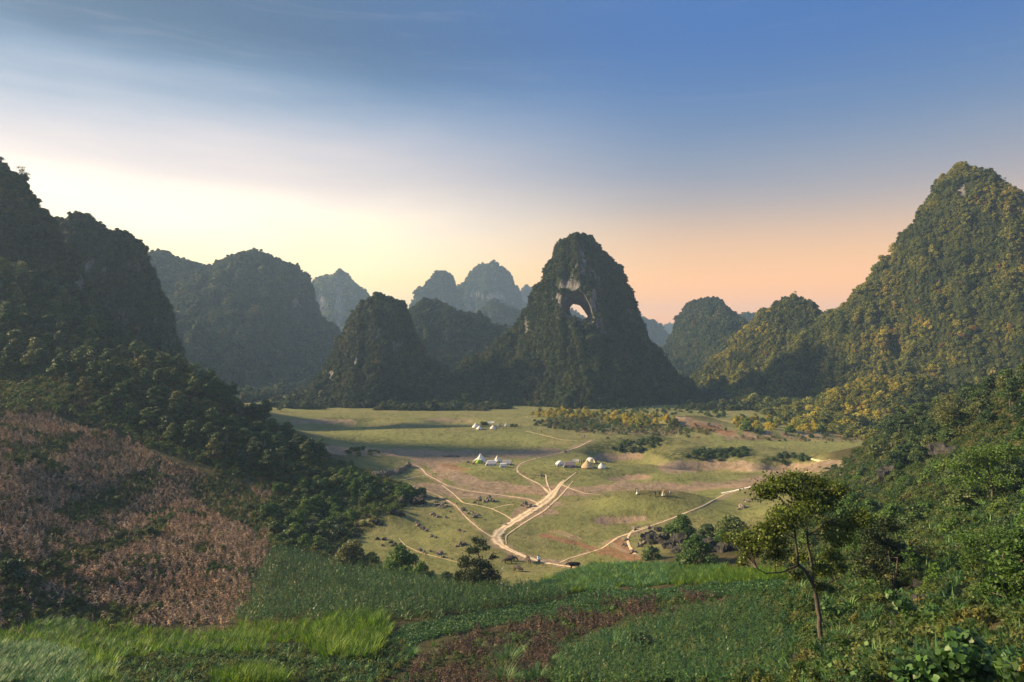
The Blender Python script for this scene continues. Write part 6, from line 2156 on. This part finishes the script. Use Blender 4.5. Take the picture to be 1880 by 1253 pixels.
def bell_tent(px, py, w, h, mat, label, rz=0.0):
    g = ground(px, py)[0]
    root = empty('bell_tent', g - (0, 0, .05), rz)
    R_ = w / 2
    n = 16
    a = np.arange(n) / n * 2 * math.pi - math.pi / 2
    mb = MB()
    rows = [np.stack([R_ * k * np.cos(a) * (1 + .015 * np.cos(8 * a)), R_ * k * np.sin(a), np.full(n, z)], 1) for k, z in ((1.03, 0), (.97, h * .16), (.60, h * .47), (.28, h * .76), (.03, h))]
    surf(mb, rows)
    mb.build('canvas', mat, root)
    d = MB()
    d.add([(-.32, -R_ * 1.03 - .02, 0.02), (.32, -R_ * 1.03 - .02, .02), (.20, -R_ * .76, h * .37), (-.20, -R_ * .76, h * .37)], [(0, 1, 2, 3)])
    d.build('door', T_DARK, root)
    p = MB()
    tube(p, [(0, 0, 0), (0, 0, h + .12)], [.03, .02], 6)
    p.build('pole', M_METAL, root)
    ropes(root, [(R_ * 1.35 * math.cos(q), R_ * 1.35 * math.sin(q)) for q in (.5, 2.2, 3.9, 5.4)], lambda q: (q[0] * .62, q[1] * .62, h * .3))
    return tag(root, label, 'tent')


def star_tent(px, py, w, h, mat, label, rz=0.0, arms=6):
    g = ground(px, py)[0]
    root = empty('star_tent', g, rz)
    n = arms * 6
    a = np.arange(n) / n * 2 * math.pi
    c = .5 + .5 * np.cos(arms * a)
    Re = (w / 2) * (.62 + .42 * c ** 1.5)
    ze = h * .34 * (1 - c) ** .8
    mb = MB()
    rows = []
    for t in (1, .82, .62, .42, .24, .1, .02):
        rows.append(np.stack([Re * t * np.cos(a), Re * t * np.sin(a), ze * t ** .6 + (h - ze * t ** .6) * (1 - t) ** 1.55], 1))
    surf(mb, rows)
    mb.build('canopy', mat, root, True)
    p = MB()
    tube(p, [(0, 0, 0), (0, 0, h + .1)], [.05, .03], 6)
    p.build('pole', M_METAL, root)
    return tag(root, label, 'tent')


def house_tent(px, py, w, dpt, h, mat, label, rz=0.0, ridge=.45, rdep=.35, roof=None):
    g = ground(px, py)[0]
    root = empty('house_tent', g - (0, 0, .04), rz)
    x, y = w / 2, dpt / 2
    b = [(-x, -y, 0), (x, -y, 0), (x, y, 0), (-x, y, 0)]
    m_ = [(-x * .86, -y * .9, h * .45), (x * .86, -y * .9, h * .45), (x * .86, y * .9, h * .45), (-x * .86, y * .9, h * .45)]
    t = [(-x * ridge * 1.35, -y * rdep, h * .98), (x * ridge * 1.35, -y * rdep, h), (x * ridge * 1.35, y * rdep, h), (-x * ridge * 1.35, y * rdep, h * .98)]
    mb = MB()
    surf(mb, [b, m_])
    mb.build('wall', mat, root)
    rf = MB()
    surf(rf, [m_, t])
    rf.add(t, [(0, 1, 2, 3)])
    rf.build('roof', roof or mat, root)
    d = MB()
    yy = -y - .025
    d.add([(-.4, yy, .05), (.4, yy, .05), (.36, -y * .9 - .03, h * .45), (-.36, -y * .9 - .03, h * .45)], [(0, 1, 2, 3)])
    d.build('door', T_GREY, root)
    for s in (-1, 1):
        wn = MB()
        wn.add([(s * x * .62 - .25, yy + .03, h * .16), (s * x * .62 + .25, yy + .03, h * .16), (s * x * .62 + .25, -y * .935 - .03, h * .34), (s * x * .62 - .25, -y * .935 - .03, h * .34)], [(0, 1, 2, 3)])
        wn.build('window', T_DARK, root)
    pl = MB()
    for q, r_ in zip(b, m_):
        tube(pl, [q, r_], [.025, .025], 5)
    pl.build('pole', M_METAL, root)
    return tag(root, label, 'tent')


def arch_canopy(px, py, w, dpt, h, mat, label, rz=0.0):
    g = ground(px, py)[0]
    root = empty('arch_canopy', g, rz)
    a = np.linspace(0, math.pi, 15)
    mb = MB()
    for th, off in ((0, 0), (1, .05)):
        rows = [np.stack([(w / 2 + off) * np.cos(a), np.full(15, yy), (h + off) * np.sin(a) ** .8], 1) for yy in (-dpt / 2, 0, dpt / 2)]
        surf(mb, rows, close=False)
    mb.build('canopy', mat, root, True)
    for yy in (-dpt / 2, 0, dpt / 2):
        p = MB()
        tube(p, np.stack([(w / 2 + .08) * np.cos(a), np.full(15, yy), (h + .08) * np.sin(a) ** .8], 1), np.full(15, .03), 5)
        p.build('pole', M_METAL, root)
    return tag(root, label, 'tent')


def dome_tent(px, py, w, h, mat, label, rz=0.0):
    g = ground(px, py)[0]
    root = empty('dome_tent', g - (0, 0, .03), rz)
    n = 20
    a = np.arange(n) / n * 2 * math.pi
    sq = 1 / np.maximum(np.abs(np.cos(a)), np.abs(np.sin(a))) ** .55
    mb = MB()
    surf(mb, [np.stack([w / 2 * math.cos(t) * sq * np.cos(a), w / 2 * .8 * math.cos(t) * sq * np.sin(a), np.full(n, h * math.sin(t))], 1) for t in (0, .35, .7, 1.05, 1.35, 1.55)])
    mb.build('canvas', mat, root, True)
    for s in (-1, 1):
        p = MB()
        t = np.linspace(0, math.pi, 11)
        tube(p, np.stack([w * .61 * np.cos(t), s * w * .48 * np.cos(t), h * 1.03 * np.sin(t)], 1), np.full(11, .02), 4)
        p.build('pole', T_DARK, root)
    d = MB()
    d.add([(-.4, -w * .42, .05), (.4, -w * .42, .05), (0, -w * .30, h * .66)], [(0, 1, 2)])
    d.build('door', T_DARK, root)
    return tag(root, label, 'tent')


def tarp(px, py, w, dpt, h, mat, label, rz=0.0):
    g = ground(px, py)[0]
    root = empty('tarpaulin_shelter', g, rz)
    x, y = w / 2, dpt / 2
    mb = MB()
    q = np.linspace(-1, 1, 7)
    rows = [[(x * u, yy, h + zz - .25 * (1 - u * u) * (.3 + .7 * abs(yy) / y)) for u in q] for yy, zz in ((-y, -.45), (0, .15), (y, -.35))]
    surf(mb, rows, close=False)
    mb.build('canopy', mat, root, True)
    for sx in (-1, 1):
        for sy in (-1, 1):
            p = MB()
            tube(p, [(sx * x * .98, sy * y * .98, 0), (sx * x * .98, sy * y * .98, h - .42)], [.03, .03], 5)
            p.build('pole', M_METAL, root)
    return tag(root, label, 'tent')


# first camp
star_tent(882, 848, 6.6, 3.6, T_WHITE, 'large white star-shaped tent of the first camp', .2)
tarp(894, 846, 2.6, 2.4, 2.3, T_DARK, 'dark green tarpaulin tucked behind the large star tent', .1)
dome_tent(879, 851, 2.6, 1.5, T_GREEN, 'small bright green dome tent before the large star tent', .3)
star_tent(913, 849, 4.6, 3.0, T_WHITE, 'smaller white star-shaped tent behind the pale house tent', .5, 5)
house_tent(902, 855, 4.6, 3.2, 2.1, T_LIGHTGREY, 'pale grey house tent in the middle of the first camp', .05)
house_tent(931, 854, 4.4, 3.0, 2.0, T_GREY, 'dark grey cabin tent at the end of the first camp', -.1, ridge=.62)
house_tent(924, 858, 2.7, 2.0, 1.5, T_WHITE, 'small white box tent standing before the grey cabin tent', .05, ridge=.66, rdep=.6)
g = ground(861, 851)[0]
motorbike(g, 1.3, 'black', 'black motorbike parked at the end of the first camp')
g = ground(872, 854)[0]
motorbike(g, 2.0, 'red', 'motorbike parked in front of the green dome tent')
# second camp
house_tent(1028, 855, 3.3, 2.6, 1.8, T_WHITE, 'low white ridge tent at the end of the second camp', .3, ridge=.18, rdep=.7)
house_tent(1046, 858, 4.8, 3.2, 2.2, T_PURPLE, 'mauve grey cabin tent of the second camp', -.05, ridge=.58)
bell_tent(1078, 858, 4.9, 2.8, T_BEIGE, 'beige bell tent of the second camp')
arch_canopy(1086, 851, 3.3, 3.0, 2.1, T_LIGHTGREY, 'pale arched canopy behind the beige bell tent', .35)
bell_tent(1104, 859, 3.3, 1.9, T_WHITE, 'small white pyramid tent apart from the second camp')
tarp(1057, 853, 2.6, 2.2, 1.9, T_GREY, 'grey awning beside the mauve cabin tent', 0)
person(1064, 854, 'black', 'brown', 'person in black resting under the awning of the second camp', 1.2)
person(1068, 853, 'brown', 'navy', 'person in brown standing between the mauve and beige tents', -.6)
person(1072, 853, 'black', 'black', 'person in dark clothes right behind the beige bell tent', 2.2)
# upper camp
bell_tent(873, 785, 3.8, 2.6, T_WHITE, 'white bell tent at the end of the upper camp')
bell_tent(880, 788, 3.4, 2.0, T_WHITE, 'low white bell tent in front of the upper camp')
bell_tent(905, 787, 3.4, 2.0, T_WHITE, 'white bell tent alone before the dark bushes of the upper camp')
tarp(901, 782, 4.0, 3.0, 2.4, T_WHITE, 'white tarpaulin shelter of the upper camp', .2)
star_tent(916, 783, 3.2, 2.2, T_GREY, 'grey star-shaped tent behind the upper camp', .3)
star_tent(929, 783, 2.8, 2.6, T_WHITE, 'white star-shaped tent farthest along the upper camp', .8, 4)
for i, (px, py, s) in enumerate([(885, 781, 1.2), (891, 781, 1.1), (940, 784, 1.0), (948, 784, 1.0)]):
    g = ground(px, py)[0]
    plant('valley_bush', K_DARKBUSH[i % 3], (g[0], g[1], g[2] - .1), s, i, 'dark bush sheltering the tents of the upper camp', 'bush', 'bushes round the upper camp')

# walkers on the mound
person(1170, 908, 'white', 'white', 'person in a long white dress on the mound', .4, dress=True, h=1.02)
person(1168, 907, 'black', 'black', 'person in black right beside the white dress', -.4, h=1.0)
person(1203, 912, 'black', 'black', 'person in black at the start of the group on the mound', .2)
person(1211, 912, 'navy', 'black', 'person in navy second in the group on the mound', -.3)
person(1217, 911, 'white', 'white', 'person in white at the heart of the group', .7, dress=True, h=.95)
person(1219, 909, 'orange', 'khaki', 'person in an orange top behind the one in white', 2.6, h=1.04)
person(1220, 914, 'white', 'black', 'child in a white top standing before the group', 1.0, h=.72)
person(1226, 912, 'brown', 'navy', 'person in brown near the end of the group', -.7)
person(1230, 911, 'white', 'khaki', 'person in white at the very end of the group', .2, h=.96)
# riders
g = ground(990, 1034)[0]
motorbike(g, .35, 'black', 'motorbike ridden along the track past the buffaloes')
c_, s_ = math.cos(.35), math.sin(.35)
person(0, 0, 'blue', 'navy', 'rider in a light blue shirt on the track past the buffaloes', .35, 'ride', loc=g + np.array((-.30 * s_, .30 * c_, -.10)))
person(0, 0, 'white', 'grey', 'passenger in white behind the light blue rider', .35, 'ride', loc=g + np.array((-.72 * s_, .72 * c_, -.10)), h=.97)
g = ground(1039, 832)[0]
motorbike(g, 2.4, 'black', 'motorbike on the narrow track behind the camps')
c_, s_ = math.cos(2.4), math.sin(2.4)
person(0, 0, 'white', 'navy', 'rider in white on the narrow track behind the camps', 2.4, 'ride', loc=g + np.array((-.30 * s_, .30 * c_, -.10)))
person(0, 0, 'black', 'black', 'passenger in black on the narrow track behind the camps', 2.4, 'ride', loc=g + np.array((-.72 * s_, .72 * c_, -.10)), h=.97)
person(994, 796, 'navy', 'black', 'distant walker at the bend of the far footpath', .5)
person(1069, 805, 'blue', 'navy', 'distant walker in blue by the far thicket', .2)
person(1073, 805, 'black', 'grey', 'distant walker in black beside the one in blue', -.5)
person(1243, 806, 'white', 'grey', 'distant walker in white on the sunny pasture', .5)
buffalo(1116, 807, .3, M_BLACKHIDE, 'distant black calf grazing on the pasture rim', name='cow', cat='cow', s=.8)
buffalo(1281, 806, 2.9, M_BROWNHIDE, 'distant brown cow on the sunny pasture', name='cow', cat='cow', s=.9)
buffalo(1518, 864, 2.6, M_BLACKHIDE, 'black cow grazing above the rubble', name='cow', cat='cow', s=.8)
buffalo(1530, 860, .4, M_BLACKHIDE, 'black cow standing on top of the rubble', graze=False, name='cow', cat='cow', s=.85)
# buffaloes by the track
buffalo(939, 1031, -.35, M_BUFFALO, 'grey buffalo grazing behind its neighbour beside the sandy track', s=1.05)
buffalo(932, 1035, 3.3, M_BUFFALO, 'grey buffalo grazing in front of its neighbour beside the sandy track', s=.95)
buffalo(970, 1033, -1.25, M_BUFFALO, 'brownish buffalo walking towards the viewer on the track edge', s=.95)
buffalo(951, 1050, -.7, M_BUFFALO, 'grey buffalo grazing closest to the maize', s=.95)
buffalo(1054, 1046, 3.25, M_BLACKHIDE, 'black buffalo at the tip of the fodder grass', graze=False, s=1.1)

# white egret on the grass
g = ground(923, 1047)[0]
eg = skin_mesh('egret', [((0, 0, .42), (.09, .08)), ((-.22, 0, .38), .05), ((-.34, 0, .36), .02), ((.12, 0, .50), .045), ((.16, 0, .66), .025), ((.20, 0, .78), .028), ((.27, 0, .77), .016), ((.38, 0, .74), .005), ((0, .04, .2), .012), ((.02, .04, .01), .01), ((0, -.04, .2), .012), ((.02, -.04, .01), .01)],
               [(0, 1), (1, 2), (0, 3), (3, 4), (4, 5), (5, 6), (6, 7), (0, 8), (8, 9), (0, 10), (10, 11)], 0)
paint(eg, [CLOTH['white']], lambda c: 0)
o = link('egret', eg)
o.location = g
o.rotation_euler = (0, 0, .4)
tag(o, 'white egret on the grass beside the buffaloes', 'bird')

# concrete marker post
g = ground(921, 1086)[0]
pm = MB()
for z0, z1, w in ((0, 1.5, .34), (1.5, 1.62, .26)):
    box(pm, (0, 0, (z0 + z1) / 2), (w, w, z1 - z0))
o = pm.build('marker_post', plain_mat('weathered_concrete', (.66, .62, .54), noise=.25, nscale=4, bump=.02))
o.location = g - (0, 0, .1)
o.rotation_euler = (.03, -.02, .3)
tag(o, 'white concrete marker post at the corner of the maize', 'post')

# shallow pool in the dry bed
pl = MB()
pts = ground(np.array([812, 820, 832, 845, 838, 826]), np.array([838, 836.5, 836.8, 838.6, 840.2, 840]))
zc = pts[:, 2].max() + .06
a = np.linspace(0, 2 * math.pi, 28, endpoint=False)
ctr = pts[:, :2].mean(0)
ext = np.ptp(pts[:, :2], axis=0) / 2
ring_ = [(ctr[0] + ext[0] * math.cos(t) * (1 + .18 * math.sin(3 * t)), ctr[1] + ext[1] * math.sin(t) * (1 + .2 * math.cos(2 * t)), zc) for t in a]
pl.add(ring_ + [(ctr[0], ctr[1], zc)], [(k, (k + 1) % 28, 28) for k in range(28)])
o = pl.build('pond_water', plain_mat('still_water', (.03, .035, .03), rough=.05, spec=.6))
tag(o, 'shallow leftover pool in the dry river bed', kind='structure')


# camp furniture
M_PLY = plain_mat('plywood', (.45, .33, .2), rough=.6, noise=.2)


def camp_table(px, py, label, rz):
    root = empty('camp_table', ground(px, py)[0], rz)
    t = MB()
    box(t, (0, 0, .70), (1.3, .7, .04))
    t.build('tabletop', M_PLY, root)
    for sx in (-1, 1):
        for sy in (-1, 1):
            l = MB()
            tube(l, [(sx * .55, sy * .28, 0), (sx * .5, sy * .25, .68)], [.02, .02], 5)
            l.build('leg', M_METAL, root)
    return tag(root, label, 'table')


def camp_chair(px, py, label, rz, mat):
    root = empty('camp_chair', ground(px, py)[0], rz)
    s = MB()
    box(s, (0, 0, .42), (.5, .48, .04))
    s.build('seat', mat, root)
    b = MB()
    b.add([(-.25, .24, .45), (.25, .24, .45), (.25, .38, .95), (-.25, .38, .95), (-.25, .27, .45), (.25, .27, .45), (.25, .41, .95), (-.25, .41, .95)], [(0, 1, 2, 3), (5, 4, 7, 6), (3, 2, 6, 7), (0, 4, 5, 1), (1, 5, 6, 2), (4, 0, 3, 7)])
    b.build('backrest', mat, root)
    for sx in (-1, 1):
        for sy in (-1, 1):
            l = MB()
            tube(l, [(sx * .26, sy * .26, 0), (sx * .22, -sy * .2, .42)], [.014, .014], 4)
            l.build('leg', M_METAL, root)
    return tag(root, label, 'chair')


camp_table(889, 852, 'folding table under the edge of the large star tent', .3)
camp_chair(886, 853, 'dark folding chair on the near side of the first camp table', 2.6, T_DARK)
camp_chair(892, 852, 'dark folding chair at the far end of the first camp table', -1.2, T_DARK)
camp_table(1064, 857, 'folding table between the mauve and beige tents', .1)
camp_chair(1061, 858, 'green folding chair beside the mauve cabin tent', .9, T_GREEN)
camp_chair(1067, 858, 'dark folding chair beside the beige bell tent', -.8, T_DARK)
camp_table(1091, 858, 'folding table before the pale arched canopy', -.2)
g = ground(1022, 857)[0]
motorbike(g, .8, 'blue', 'blue motorbike parked beside the low white ridge tent')
g = ground(940, 856)[0]
motorbike(g, 1.9, 'black', 'black motorbike parked beside the dark grey cabin tent')

# ------------------------------------------------------------------ evening haze in the air
hb = MB()
box(hb, (0, 0, 152), (11000, 11000, 346))
hz_m, nt, out = new_mat('haze')
pv = nd(nt, 'ShaderNodeVolumePrincipled')
pv.inputs['Color'].default_value = (0.44, 0.66, 1.0, 1)
pv.inputs['Density'].default_value = 0.00021
pv.inputs['Anisotropy'].default_value = 0.2
nt.links.new(pv.outputs[0], out.inputs['Volume'])
haze = hb.build('haze', hz_m)
tag(haze, 'thin bluish evening haze filling the valley air', 'haze', kind='stuff')
